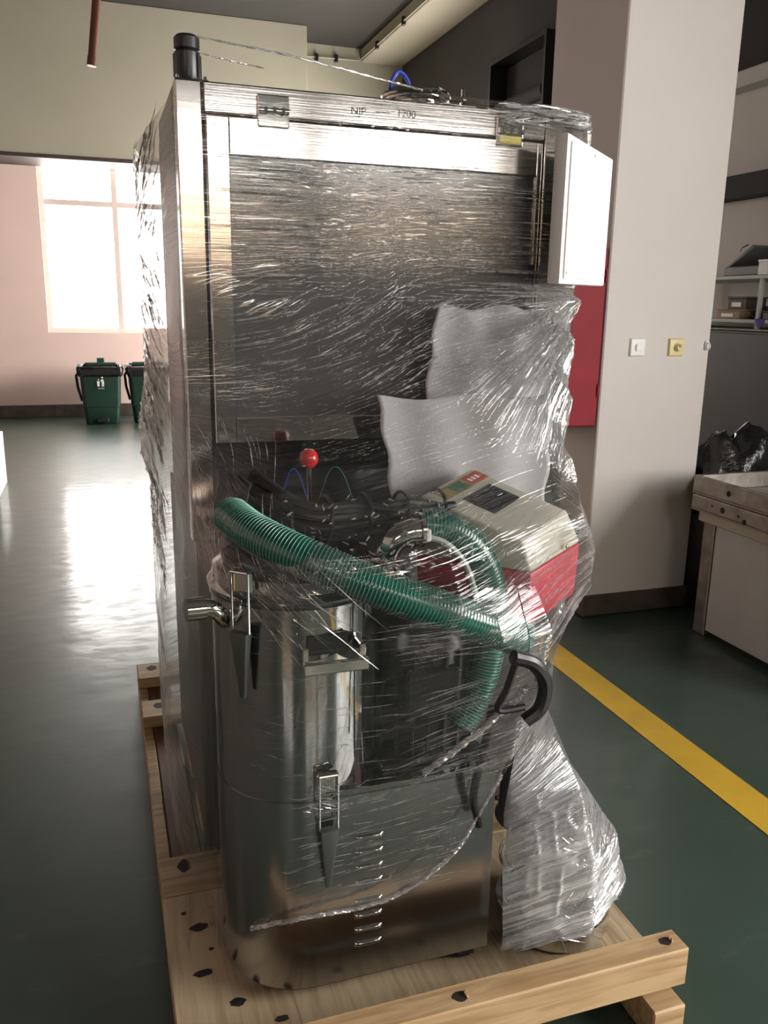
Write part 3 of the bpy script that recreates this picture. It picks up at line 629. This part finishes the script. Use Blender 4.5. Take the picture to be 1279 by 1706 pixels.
# spout with bent pipe on the left
MB().tube(spline([(.205, 1.50, .93), (.19, 1.47, .935), (.178, 1.452, .955), (.165, 1.445, .968), (.15, 1.442, .972)], 6), .016, 16).build('spout_bend', M_chrome, dc)
MB().tube([(.152, 1.442, .972), (.118, 1.438, .973)], .021, 20).build('spout_end', M_chrome, dc)
# black motor block beside the drum
t = thing('vacuum_motor', (.61, 1.55, .588), 'black ribbed vacuum motor standing beside the polished drum', 'motor')
MB().lathe([(.105, 0), (.112, .01), (.112, .25), (.10, .27), (.10, .29), (.07, .31), (0, .315)], (.605, 1.555, .589), 40).build('housing', M_black, t)
for k in range(22): MB().box((.110, -.003, .02), (.122, .003, .24), 0, Matrix.Translation((.605, 1.555, .589)) @ Matrix.Rotation(2*PI*k/22, 4, 'Z')).build('fin', M_black, t)
box('terminal_box', (.535, 1.43, .70), (.65, 1.455, .80), M_black, t, .006); box('foot_plate', (.49, 1.44, .5885), (.72, 1.68, .598), M_black, t, .002)

# ------------------------------------------------------------------ green spiral hoses
def hose_mat():
    m, t, N, L, P = nt('green_hose')
    tc = N.new('ShaderNodeTexCoord'); n = N.new('ShaderNodeTexNoise'); n.inputs['Scale'].default_value = 20; L.new(tc.outputs['Object'], n.inputs['Vector'])
    r = N.new('ShaderNodeValToRGB'); r.color_ramp.elements[0].color = (.004, .062, .045, 1); r.color_ramp.elements[1].color = (.014, .115, .083, 1)
    L.new(n.outputs['Fac'], r.inputs[0]); L.new(r.outputs[0], P.inputs['Base Color']); P.inputs['Roughness'].default_value = .22; P.inputs['Coat Weight'].default_value = .4
    return m
M_hose = hose_mat(); M_wire = mat('hose_spiral', (.16, .36, .29), .3, var=.1)
def hose(name, pts, r, label, pitch=.0068):
    t = thing(name, pts[0], label, 'hose', 'green spiral hoses'); P = spline(pts, 40)
    # resample evenly
    D = [0.]
    for a, b in zip(P, P[1:]): D.append(D[-1]+(b-a).length)
    n = int(D[-1]/.002); S = np.linspace(0, D[-1], n); Q = [Vector([np.interp(s, D, [p[i] for p in P]) for i in range(3)]) for s in S]
    MB().tube(Q, [r*(1+.008*math.sin(2*PI*s/pitch)) for s in S], 22).build('hose_wall', M_hose, t)
    # helix wire
    H = []; up = Vector((0, 0, 1)); n2 = int(D[-1]/pitch*20); nrm = None
    for k in range(n2):
        s = D[-1]*k/n2; i = min(n-2, int(s/D[-1]*(n-1))); p = Q[i].lerp(Q[i+1], s/D[-1]*(n-1)-i); T = (Q[min(n-1, i+2)]-Q[max(0, i-2)]).normalized()
        if nrm is None: nrm = (up-T*up.dot(T)).normalized()
        nrm = (nrm-T*nrm.dot(T)).normalized(); bn = T.cross(nrm); a = 2*PI*s/pitch
        H.append(p+(nrm*math.cos(a)+bn*math.sin(a))*(r*1.012))
    MB().tube(H, .0007, 4).build('spiral_wire', M_wire, t)
    return t
hose('green_hose', [(.225, 1.60, 1.10), (.255, 1.50, 1.087), (.33, 1.415, 1.058), (.45, 1.355, 1.01), (.56, 1.335, .965), (.67, 1.345, .915), (.75, 1.375, .872)], .036, 'long translucent green spiral hose slung across in front of the drum')
hose('green_hose', [(.575, 1.49, 1.085), (.63, 1.485, 1.075), (.685, 1.48, 1.035), (.722, 1.475, .97), (.735, 1.47, .89), (.725, 1.465, .80), (.70, 1.46, .72), (.66, 1.45, .66)], .032, 'green spiral hose arching down from the chrome elbow to the black motor')
t = thing('hose_strip', (.6, 1.44, .98), 'narrow white strap curving along the arched green hose', 'strap')
P = spline([(.575, 1.455, 1.07), (.615, 1.448, 1.055), (.65, 1.442, 1.02), (.672, 1.438, .97), (.685, 1.435, .91), (.688, 1.432, .86)], 10)
MB().tube(P, .006, 8).build('strap', M_shelf, t); MB().box((.552, 1.445, 1.06), (.585, 1.46, 1.085), .003).build('buckle', M_white, t)
# chrome elbow
t = thing('pipe_elbow', (.55, 1.49, .98), 'chrome pipe elbow with clamp between the two green hoses', 'pipe elbow')
MB().tube([(.555+.052*math.cos(a), 1.47-.012*math.sin(a), 1.03+.052*math.sin(a)) for a in np.linspace(PI*.42, PI*1.28, 22)], .024, 20).build('bend', M_chrome, t)
MB().tube([(.523, 1.485, .992), (.548, 1.49, .955), (.555, 1.50, .90)], .024, 20).build('down_pipe', M_chrome, t)
MB().lathe([(.026, -.006), (.034, -.004), (.034, .004), (.026, .006)], (.566, 1.463, 1.082), 24, Matrix.Rotation(PI/2, 4, 'Y')).build('clamp', M_chrome, t)
for k, x in enumerate((.60, .625, .648)):   # clear acrylic plates between the hoses
    pass
# black strap and hanging cable
t = thing('black_strap', (.74, 1.36, .74), 'black strap looped at the low end of the green hose', 'strap')
MB().tube(spline([(.69, 1.288, .875), (.735, 1.290, .855), (.765, 1.296, .81), (.758, 1.296, .76), (.728, 1.298, .735)], 8), .014, 10).build('loop', M_black, t)
MB().tube(spline([(.698, 1.290, .865), (.685, 1.296, .81), (.672, 1.302, .765), (.725, 1.298, .765)], 8), .007, 8).build('loop_tail', M_black, t)
t = thing('hanging_cable', (.67, 1.36, .50), 'black cable end hanging in front of the grey base panel', 'cable')
MB().tube(spline([(.685, 1.352, .745), (.675, 1.352, .68), (.662, 1.358, .60), (.658, 1.362, .54), (.672, 1.364, .495)], 8), .0085, 10).build('cable', M_rubber, t)
MB().tube([(.670, 1.364, .50), (.675, 1.364, .478)], .010, 10).build('end_cap', M_black, t)

# ------------------------------------------------------------------ steel canister at the right front
t = thing('steel_canister', (.925, 1.47, ZD), 'stepped stainless canister bundled in film on the right of the pallet', 'canister')
MB().lathe([(.125, 0), (.130, .006), (.130, .05), (.118, .058)], (.925, 1.475, ZD), 48).build('base_ring', M_chrome, t)
MB().lathe([(.118, .058), (.120, .07), (.112, .20), (.098, .24), (.090, .27)], (.925, 1.475, ZD), 48).build('body', M_mirror, t)
MB().lathe([(.090, .27), (.083, .28), (.080, .36), (.072, .385), (.05, .40), (0, .405)], (.868, 1.478, ZD), 40).build('dark_cap', mat('slate_plastic', (.10, .105, .12), .4), t)
MB().tube([(.925+.124*math.cos(a), 1.475+.124*math.sin(a), ZD+.15) for a in np.linspace(0, 2*PI, 49)[:-1]], .004, 8, closed=True).build('hoop', M_chrome, t)
#FILM
# ------------------------------------------------------------------ stretch film
def film_mats():
    # clear film: two weak reflecting surfaces, drawn into tight creases, plus a milky share where it lies in layers
    m, t, N, L, P = nt('stretch_film'); N.remove(P); out = N['Material Output']
    def attr(nm): a = N.new('ShaderNodeAttribute'); a.attribute_name = nm; return a
    A, Bn = attr('crease'), attr('fan')
    sA = N.new('ShaderNodeSeparateXYZ'); L.new(A.outputs['Vector'], sA.inputs[0]); sB = N.new('ShaderNodeSeparateXYZ'); L.new(Bn.outputs['Vector'], sB.inputs[0])
    def streak(sep, ks, kt, det):
        c = N.new('ShaderNodeCombineXYZ')
        for i, k in ((0, ks), (1, kt)):
            mu = N.new('ShaderNodeMath'); mu.operation = 'MULTIPLY'; mu.inputs[1].default_value = k; L.new(sep.outputs[i], mu.inputs[0]); L.new(mu.outputs[0], c.inputs[i])
        n = N.new('ShaderNodeTexNoise'); n.inputs['Scale'].default_value = 1; n.inputs['Detail'].default_value = det; n.inputs['Distortion'].default_value = .5; L.new(c.outputs[0], n.inputs['Vector']); return n.outputs['Fac']
    a, b = streak(sA, 95, 2.2, 2.5), streak(sB, 45, 2.5, 2.5)
    Wn = attr('tightness')
    mx = N.new('ShaderNodeMix'); L.new(sB.outputs[2], mx.inputs[0]); L.new(a, mx.inputs[2]); L.new(b, mx.inputs[3])
    # thin ridges where the noise crosses its middle, scaled by how creased the film is there
    r1 = N.new('ShaderNodeMath'); r1.operation = 'SUBTRACT'; r1.inputs[1].default_value = .5; L.new(mx.outputs[0], r1.inputs[0])
    r2 = N.new('ShaderNodeMath'); r2.operation = 'ABSOLUTE'; L.new(r1.outputs[0], r2.inputs[0])
    r3 = N.new('ShaderNodeMapRange'); r3.interpolation_type = 'SMOOTHSTEP'; r3.inputs[1].default_value = 0; r3.inputs[2].default_value = .09; r3.inputs[3].default_value = 1; r3.inputs[4].default_value = 0; L.new(r2.outputs[0], r3.inputs[0])
    r4 = N.new('ShaderNodeMath'); r4.operation = 'MULTIPLY_ADD'; r4.inputs[1].default_value = .45; L.new(r3.outputs[0], r4.inputs[0]); L.new(mx.outputs[0], r4.inputs[2])
    r5 = N.new('ShaderNodeMath'); r5.operation = 'MULTIPLY'; L.new(r4.outputs[0], r5.inputs[0]); L.new(Wn.outputs['Fac'], r5.inputs[1])
    bp = N.new('ShaderNodeBump'); bp.inputs['Strength'].default_value = 1.; bp.inputs['Distance'].default_value = .0022; L.new(r5.outputs[0], bp.inputs['Height'])
    tr = N.new('ShaderNodeBsdfTransparent'); tr.inputs[0].default_value = (.97, .975, .97, 1)
    gl = N.new('ShaderNodeBsdfGlossy'); gl.inputs['Roughness'].default_value = .07; gl.inputs[0].default_value = (1, 1, 1, 1); L.new(bp.outputs[0], gl.inputs['Normal'])
    fr = N.new('ShaderNodeFresnel'); fr.inputs[0].default_value = 1.5; L.new(bp.outputs[0], fr.inputs['Normal'])
    f2 = N.new('ShaderNodeMath'); f2.operation = 'MULTIPLY'; f2.use_clamp = True; f2.inputs[1].default_value = 1.8; L.new(fr.outputs[0], f2.inputs[0])
    f3 = N.new('ShaderNodeMath'); f3.operation = 'MINIMUM'; f3.inputs[1].default_value = .36; L.new(f2.outputs[0], f3.inputs[0]); f2 = f3
    df = N.new('ShaderNodeBsdfDiffuse'); df.inputs[0].default_value = (.8, .8, .8, 1); L.new(bp.outputs[0], df.inputs['Normal'])
    ts = N.new('ShaderNodeBsdfTranslucent'); ts.inputs[0].default_value = (.8, .8, .8, 1)
    dm = N.new('ShaderNodeMixShader'); dm.inputs[0].default_value = .4; L.new(df.outputs[0], dm.inputs[1]); L.new(ts.outputs[0], dm.inputs[2])
    hz = N.new('ShaderNodeMath'); hz.operation = 'MULTIPLY_ADD'; hz.use_clamp = True; L.new(sA.outputs[2], hz.inputs[0])
    hn = N.new('ShaderNodeMapRange'); hn.inputs[1].default_value = .35; hn.inputs[2].default_value = .7; hn.inputs[3].default_value = .4; hn.inputs[4].default_value = 1.4; L.new(mx.outputs[0], hn.inputs[0])
    L.new(hn.outputs[0], hz.inputs[1]); hz.inputs[2].default_value = .012
    m1 = N.new('ShaderNodeMixShader'); L.new(hz.outputs[0], m1.inputs[0]); L.new(tr.outputs[0], m1.inputs[1]); L.new(dm.outputs[0], m1.inputs[2])
    m2 = N.new('ShaderNodeMixShader'); L.new(f2.outputs[0], m2.inputs[0]); L.new(m1.outputs[0], m2.inputs[1]); L.new(gl.outputs[0], m2.inputs[2])
    L.new(m2.outputs[0], out.inputs[0])
    # gathered folds: the same film many layers thick
    q, t, N, L, P = nt('film_fold'); N.remove(P); out = N['Material Output']
    tc = N.new('ShaderNodeTexCoord'); n = N.new('ShaderNodeTexNoise'); n.inputs['Scale'].default_value = 60; L.new(tc.outputs['Object'], n.inputs['Vector'])
    tr = N.new('ShaderNodeBsdfTransparent'); gl = N.new('ShaderNodeBsdfGlossy'); gl.inputs['Roughness'].default_value = .12; df = N.new('ShaderNodeBsdfDiffuse'); df.inputs[0].default_value = (.75, .75, .75, 1)
    a = N.new('ShaderNodeMixShader'); a.inputs[0].default_value = .5; L.new(gl.outputs[0], a.inputs[1]); ts = N.new('ShaderNodeBsdfTranslucent'); ts.inputs[0].default_value = (.85, .85, .85, 1); dt = N.new('ShaderNodeMixShader'); dt.inputs[0].default_value = .5; L.new(df.outputs[0], dt.inputs[1]); L.new(ts.outputs[0], dt.inputs[2]); L.new(dt.outputs[0], a.inputs[2])
    mr = N.new('ShaderNodeMapRange'); mr.inputs[1].default_value = .3; mr.inputs[2].default_value = .7; mr.inputs[3].default_value = .3; mr.inputs[4].default_value = .95; L.new(n.outputs['Fac'], mr.inputs[0])
    b = N.new('ShaderNodeMixShader'); L.new(mr.outputs[0], b.inputs[0]); L.new(tr.outputs[0], b.inputs[1]); L.new(a.outputs[0], b.inputs[2]); L.new(b.outputs[0], out.inputs[0])
    return m, q
M_film, M_fold = film_mats()

def vnoise(x, y, seed):
    T = np.random.default_rng(seed).random((256, 256)); xi = np.floor(x).astype(int); yi = np.floor(y).astype(int); fx = x-xi; fy = y-yi
    fx = fx*fx*(3-2*fx); fy = fy*fy*(3-2*fy); g = lambda a, b: T[a % 256, b % 256]
    return (g(xi, yi)*(1-fx)+g(xi+1, yi)*fx)*(1-fy)+(g(xi, yi+1)*(1-fx)+g(xi+1, yi+1)*fx)*fy
def hull(pts):
    P = sorted(set(pts))
    def half(Q):
        h = []
        for p in Q:
            while len(h) > 1 and (h[-1][0]-h[-2][0])*(p[1]-h[-2][1])-(h[-1][1]-h[-2][1])*(p[0]-h[-2][0]) <= 0: h.pop()
            h.append(p)
        return h
    a, b = half(P), half(P[::-1]); return a[:-1]+b[:-1]
FC = np.array((.60, 1.98))
BACK = [(.122, 2.5), (.15, 2.63), (1.10, 2.63), (1.108, 2.3)]
LEV = [
 (1.96, [(.24, 1.90), (1.06, 1.90), (1.07, 2.4), (.24, 2.4)]),
 (1.942, [(.18, 1.842), (1.104, 1.838)]+BACK),
 (1.90, [(.167, 1.834), (1.106, 1.829)]+BACK),
 (1.58, [(.165, 1.834), (1.106, 1.829)]+BACK),
 (1.52, [(.165, 1.834), (1.075, 1.765)]+BACK),
 (1.44, [(.165, 1.834), (.72, 1.78), (1.02, 1.705)]+BACK),
 (1.30, [(.165, 1.834), (.56, 1.705), (1.0, 1.66)]+BACK),
 (1.18, [(.165, 1.82), (.36, 1.64), (.76, 1.61), (.975, 1.60), (.10, 2.5)]+BACK),
 (1.08, [(.155, 1.79), (.21, 1.545), (.35, 1.355), (.5, 1.345), (.96, 1.515), (1.0, 1.60), (.10, 2.5)]+BACK),
 (1.00, [(.15, 1.75), (.18, 1.49), (.30, 1.358), (.58, 1.29), (.985, 1.50), (1.01, 1.58)]+BACK),
 (.90, [(.14, 1.70), (.178, 1.49), (.31, 1.358), (.67, 1.298), (.79, 1.325), (1.0, 1.53), (1.02, 1.60)]+BACK),
 (.79, [(.13, 1.9), (.165, 1.5), (.31, 1.360), (.70, 1.315), (.775, 1.315), (.90, 1.49)]+BACK),
 (.66, [(.12, 2.0), (.164, 1.5), (.30, 1.366), (.72, 1.325), (.87, 1.46), (.885, 1.5)]+BACK),
 (.50, [(.12, 2.0), (.164, 1.5), (.28, 1.378), (.735, 1.362), (.92, 1.385), (.955, 1.5)]+BACK),
 (.35, [(.12, 2.0), (.163, 1.5), (.28, 1.386), (.735, 1.380), (.93, 1.340), (1.045, 1.42), (1.03, 1.55)]+BACK),
 (.22, [(.12, 2.0), (.16, 1.5), (.28, 1.387), (.735, 1.384), (.93, 1.322), (1.085, 1.42), (1.07, 1.57)]+BACK),
 (.12, [(.12, 2.0), (.158, 1.5), (.28, 1.388), (.735, 1.385), (.92, 1.335), (1.055, 1.42), (1.04, 1.56)]+BACK)]
LEV = LEV[::-1]
TH = np.linspace(math.atan2(.55, -.40)-2*PI*0, math.atan2(.55, -.40)+2*PI, 3001)[:-1]     # from left-back, counter-clockwise: left, front, right, back
def ray_poly(poly, th):
    P = np.array(poly)-FC; Q = np.roll(P, -1, 0); D = np.stack([np.cos(th), np.sin(th)], 1); out = np.zeros(len(th))
    for p, q in zip(P, Q):
        e = q-p; den = D[:, 0]*e[1]-D[:, 1]*e[0]; den = np.where(abs(den) < 1e-12, 1e-12, den)
        tt = (p[0]*e[1]-p[1]*e[0])/den; u = (p[0]*D[:, 1]-p[1]*D[:, 0])/den
        ok = (tt > 0) & (u >= -1e-9) & (u <= 1+1e-9); out = np.where(ok, np.maximum(out, tt), out)
    return out
RL = np.array([ray_poly(hull(p), TH) for _, p in LEV]); ZL = np.array([z for z, _ in LEV])
ref = RL[list(ZL).index(.90)]; RX = FC[0]+ref*np.cos(TH); RY = FC[1]+ref*np.sin(TH)
seg = np.hypot(np.diff(RX, append=RX[0]), np.diff(RY, append=RY[0])); cum = np.concatenate([[0], np.cumsum(seg)[:-1]])
iend = np.argmax((RY > 2.55) & (RX > .95)); alen = cum[iend]
NC = 900; AC = np.concatenate([np.linspace(0, alen, NC, endpoint=False), np.linspace(alen, cum[-1], 40)]); THC = np.interp(AC, cum, TH)
NZ = 470; RC = np.array([np.interp(THC, TH, r) for r in RL])
ZG = np.linspace(.12, 1.96, 700); RG = np.array([np.interp(ZG, ZL, RC[:, j]) for j in range(len(THC))]).T
k = np.hanning(15); k /= k.sum(); RG = np.array([np.convolve(np.pad(RG[:, j], 7, 'edge'), k, 'valid') for j in range(RG.shape[1])]).T
DA = alen/NC
def surf(cf, z, off=0.):
    """point on the film at fractional column cf and height z"""
    c0 = int(max(0, min(NC-2, cf))); f = cf-c0; th = THC[c0]*(1-f)+THC[c0+1]*f
    r = np.interp(z, ZG, RG[:, c0])*(1-f)+np.interp(z, ZG, RG[:, c0+1])*f+off
    return (FC[0]+r*math.cos(th), FC[1]+r*math.sin(th), z)
FR0 = int(np.argmin(abs(THC[:NC]-THC[0]-0)+ (np.arange(NC) < 0)))
def cols_X(z):
    r = np.array([np.interp(z, ZG, RG[:, j]) for j in range(0, NC, 3)]); th = THC[0:NC:3]; return FC[0]+r*np.cos(th), FC[1]+r*np.sin(th)
_cx = {}
def col_at(X, z):
    key = round(z, 2)
    if key not in _cx:
        x, y = cols_X(z); i0 = np.argmin(np.where(y < 2.0, x, 9)); i1 = np.argmax(np.where(y < 2.0, x, -9)); _cx[key] = (x[i0:i1+1], np.arange(0, NC, 3)[i0:i1+1])
    x, c = _cx[key]; return float(np.interp(X, np.maximum.accumulate(x), c))

film = thing('stretch_film', (.6, 1.98, .13), 'clear stretch film wound tightly in shiny creases around the whole machine', 'stretch film')
# --- the sheet
XC = FC[0]+np.array([np.interp(.45, ZG, RG[:, j]) for j in range(len(THC))])*np.cos(THC); YCc = FC[1]+np.array([np.interp(.45, ZG, RG[:, j]) for j in range(len(THC))])*np.sin(THC)
front = YCc < 1.62
ZB = np.where(front, np.interp(XC, [.15, .24, .33, .47, .60, .66, .70, .724, .7241, .80, 1.0], [.18, .30, .325, .335, .40, .47, .57,   .66, .17, .17, .19]), .15)
ZB = ZB+.012*vnoise(AC*30, AC*0+3.3, 5); ZTp = np.interp(XC, [.1, .25, .6, .9, 1.1], [1.90, 1.90, 1.93, 1.95, 1.955]); nC = len(THC)
vv = np.linspace(0, 1, NZ)[:, None]; Z = ZB[None]+(ZTp-ZB)[None]*vv
R = np.array([np.interp(Z[:, j], ZG, RG[:, j]) for j in range(nC)]).T
X = FC[0]+R*np.cos(THC)[None]; Y = FC[1]+R*np.sin(THC)[None]; Aa = np.repeat(AC[None], NZ, 0)
side = np.clip((Y-1.9)/.2, 0, 1)*(X < .4)                                   # left flank
slope = np.interp(Z, [.15, .35, .55, .75, .95, 1.1, 1.3, 1.48, 1.62, 1.95], [.25, .2, .22, .28, .14, .10, .16, .17, .02, -.01])
ll = np.exp(-((X-.2)/.12)**2-((Z-1.1)/.16)**2)                              # drawn down to the hose at the lower left
slope = slope*(1-side)+np.where(Z > 1.64, .4, -.4)*side-.9*ll
# crease coordinate by integrating the slope along each row from the middle of the front
mid = np.argmin(abs(AC-np.interp(.6, XC[:NC][front[:NC]], AC[:NC][front[:NC]])))
dA = np.diff(AC, prepend=AC[0])[None]; I = np.cumsum(slope*dA, 1); I = I-I[:, mid:mid+1]
S = Z-I
apx, apz = 1.10, 1.56; ang2 = np.arctan2(Z-apz, X-apx); dist = np.hypot(Z-apz, X-apx)
mB = np.clip((.50-dist)/.15, 0, 1)*np.clip((1.52-Z)/.05, 0, 1)*np.clip((-ang2-1.25)/.2, 0, 1)*np.clip((ang2+2.75)/.25, 0, 1)*(Y < 1.95)
ax2, az2 = .735, .80; angc = np.arctan2(Z-az2, X-ax2); mC = 0
def blob(x, z, sx, sz, a): return a*np.exp(-((X-x)/sx)**2-((Z-z)/sz)**2)*(Y < 2.0)
HZ = blob(.92, .27, .17, .17, .90)+blob(.98, 1.38, .08, .14, .22)+blob(.83, .62, .09, .16, .22)+blob(.25, 1.13, .12, .13, .10)+blob(.80, .97, .2, .1, .05)+blob(.5, .36, .2, .03, .10)+side*.38
smooth = np.clip((.52-X)/.08, 0, 1)*np.clip((.98-Z)/.06, 0, 1)*(Y < 1.62)          # film lies smooth on the round drum
lowp = np.clip((.72-X)/.03, 0, 1)*np.clip((.62-Z)/.06, 0, 1)*(Y < 1.62)
WT = (1-.55*np.exp(-((X-.60)/.10)**4-((Z-.76)/.12)**4)*(Y < 1.6))*(1-.78*smooth)*(1-.55*lowp)*(1+.2*side)
ridge = lambda n: (1-abs(2*n-1))**3
n1 = vnoise(S*55, Aa*5, 11); n2 = vnoise(S*23+9, Aa*3, 12); nb = vnoise(ang2*16, dist*5+7, 13)
D = .0007*ridge(n1)+.0015*ridge(n2)+.003*vnoise(Aa*9, Z*9, 14)
D = D*(1-mB)+mB*(.007*ridge(nb)+.002*ridge(n1)); D = D+.005*side*ridge(vnoise(S*14, Aa*4, 15))+blob(.9, .28, .15, .2, 1)*(.008*ridge(vnoise(Aa*26, Z*22, 16)))
D = D*WT; D[vv[:, 0] > .985] *= .4
X = X+D*np.cos(THC)[None]; Y = Y+D*np.sin(THC)[None]
idx = np.arange(NZ*nC).reshape(NZ, nC); jn = (np.arange(nC)+1) % nC
okc = abs(ZB-ZB[jn]) < .1
q = np.stack([idx[:-1][:, okc], idx[:-1][:, jn][:, okc], idx[1:][:, jn][:, okc], idx[1:][:, okc]], -1).reshape(-1, 4)
me = bpy.data.meshes.new('film_sheet'); co = np.stack([X-.6, Y-1.98, Z-.13], -1).reshape(-1, 3)
me.vertices.add(len(co)); me.vertices.foreach_set('co', co.ravel().astype(np.float32)); me.loops.add(q.size); me.loops.foreach_set('vertex_index', q.ravel().astype(np.int32))
me.polygons.add(len(q)); me.polygons.foreach_set('loop_start', np.arange(0, q.size, 4, dtype=np.int32)); me.polygons.foreach_set('loop_total', np.full(len(q), 4, np.int32)); me.update(calc_edges=True)
me.polygons.foreach_set('use_smooth', np.ones(len(q), bool))
for nm, d in (('crease', (S, Aa, HZ)), ('fan', (ang2, dist, mB))):
    at = me.attributes.new(nm, 'FLOAT_VECTOR', 'POINT'); at.data.foreach_set('vector', np.stack(d, -1).reshape(-1, 3).astype(np.float32).ravel())
at = me.attributes.new('tightness', 'FLOAT', 'POINT'); at.data.foreach_set('value', WT.astype(np.float32).ravel())
me.materials.append(M_film); o = bpy.data.objects.new('film_sheet', me); COL.objects.link(o); o.parent = film; ORG[o] = ORG[film]

# --- gathered folds lying on the sheet
folds = MB(); U = random.uniform
def fold(c, z, slope_f, length, r, off=.003, n=None):
    n = n or max(5, int(length/.012)); P = []; RR = []; da = length/n; w = U(0, 9)
    for i in range(n+1):
        s = slope_f(i/n); P.append(Vector(surf(c, z, off+.0012*math.sin(i*.9+w)))); RR.append(r*max(.12, math.sin(PI*(i+.3)/(n+.6)))*(1+.4*math.sin(i*1.7+w)))
        g = math.hypot(1, s); c += da/g/DA; z += da*s/g
        if c > NC-3 or c < 1: break
    if len(P) > 2: folds.tube(P, [x*1.3 for x in RR[:len(P)]], 4)
def zone(x0, x1, z0, z1, s0, s1, l0, l1, r0, r1, n):
    for _ in range(n):
        z = U(z0, z1); x = U(x0, x1); s = U(s0, s1); b = U(-.05, .05); l = U(l0, l1)
        fold(col_at(x, z), z, lambda t: s+b*t, l, U(r0, r1))
zone(.20, .95, 1.50, 1.80, -.02, .03, .05, .28, .0003, .0013, 300)
zone(.20, .85, 1.34, 1.50, .12, .20, .06, .24, .0004, .0012, 90)
zone(.52, .75, 1.32, 1.42, .15, .28, .08, .20, .0006, .0016, 26)
zone(.30, .40, 1.34, 1.38, .08, .16, .06, .14, .0006, .0014, 12)
zone(.98, 1.06, 1.60, 1.86, -.03, .03, .02, .06, .0006, .0016, 40)
zone(.70, .95, .86, 1.07, .08, .20, .05, .22, .0003, .0010, 90)
zone(.42, .72, .86, 1.00, .05, .18, .05, .20, .0003, .0009, 60)
zone(.48, .70, .60, .80, .20, .36, .06, .24, .0003, .0010, 90)
zone(.20, .46, .60, .95, -.05, .08, .02, .08, .0003, .0006, 40)
zone(.26, .60, .36, .60, .0, .22, .02, .12, .0003, .0008, 80)
zone(.745, .98, .17, .46, .12, .34, .06, .24, .0005, .0018, 240)
zone(.84, 1.03, .18, .42, -2.5, 3., .02, .08, .0006, .0018, 170)
zone(.30, .68, 1.04, 1.14, -.8, .8, .005, .016, .0006, .0020, 130)
zone(.84, 1.06, 1.90, 1.945, -.3, .3, .02, .07, .0008, .0022, 40)
zone(.18, .34, .98, 1.28, -1.1, -.6, .06, .22, .0003, .0008, 45)
zone(.31, .43, .57, .63, -.6, .6, .012, .035, .0004, .0010, 30)
for _ in range(190):                       # left flank, fanning out from half height
    z = U(.85, 1.86); fold(U(.0, .62)*(.7/DA)+1, z, (lambda s: lambda t: s)(U(.25, .6) if z > 1.64 else U(-.6, -.2)), U(.04, .22), U(.0008, .0026))
for _ in range(170):                        # fan below the operator panel
    a = math.radians(U(-152, -98)); d0 = U(.02, .16); l = U(.08, .34)*(1 if a > -2.3 else .8); x = apx+d0*math.cos(a); z = apz+d0*math.sin(a)
    P = []; RR = []; n = 14; r = U(.0006, .0030)
    for i in range(n+1):
        d = d0+l*i/n; xx, zz = apx+d*math.cos(a), apz+d*math.sin(a); P.append(Vector(surf(col_at(xx, zz), zz, .004))); RR.append(r*max(.1, math.sin(PI*(i+.4)/(n+.8))))
    folds.tube(P, RR, 4)
o = folds.build('gathered_folds', M_fold, film, fix=False); o['kind'] = 'stuff'
# --- film twisted to ropes
def rope(pts, r, name='film_rope'):
    P = spline(pts, 16); q = MB()
    for s in range(3):
        q.tube([p+Vector((0, math.cos(i*.8+s*2.1), math.sin(i*.8+s*2.1)))*r*.55 for i, p in enumerate(P)], [r*.6*(1+.3*math.sin(i*1.3+s)) for i in range(len(P))], 6)
    q.build(name, M_fold, film)
rope([(.545, 1.352, .625), (.62, 1.325, .695), (.70, 1.312, .765), (.735, 1.31, .80)], .0065)
rope([surf(col_at(x, .45), z, .004) for x, z in ((.22, .285), (.26, .318), (.33, .335), (.42, .337), (.50, .352), (.57, .39), (.63, .44), (.67, .51), (.70, .60))], .0045, 'film_hem')
rope([(.755, 1.312, .815), (.79, 1.345, .86), (.83, 1.385, .90), (.86, 1.41, .925)], .007)
rope([(.208, 1.925, 2.03), (.42, 1.90, 2.005), (.60, 1.88, 1.975), (.70, 1.86, 1.955)], .0022)
rope([(.222, 1.925, 2.00), (.30, 1.91, 1.985), (.36, 1.895, 1.975)], .0015)
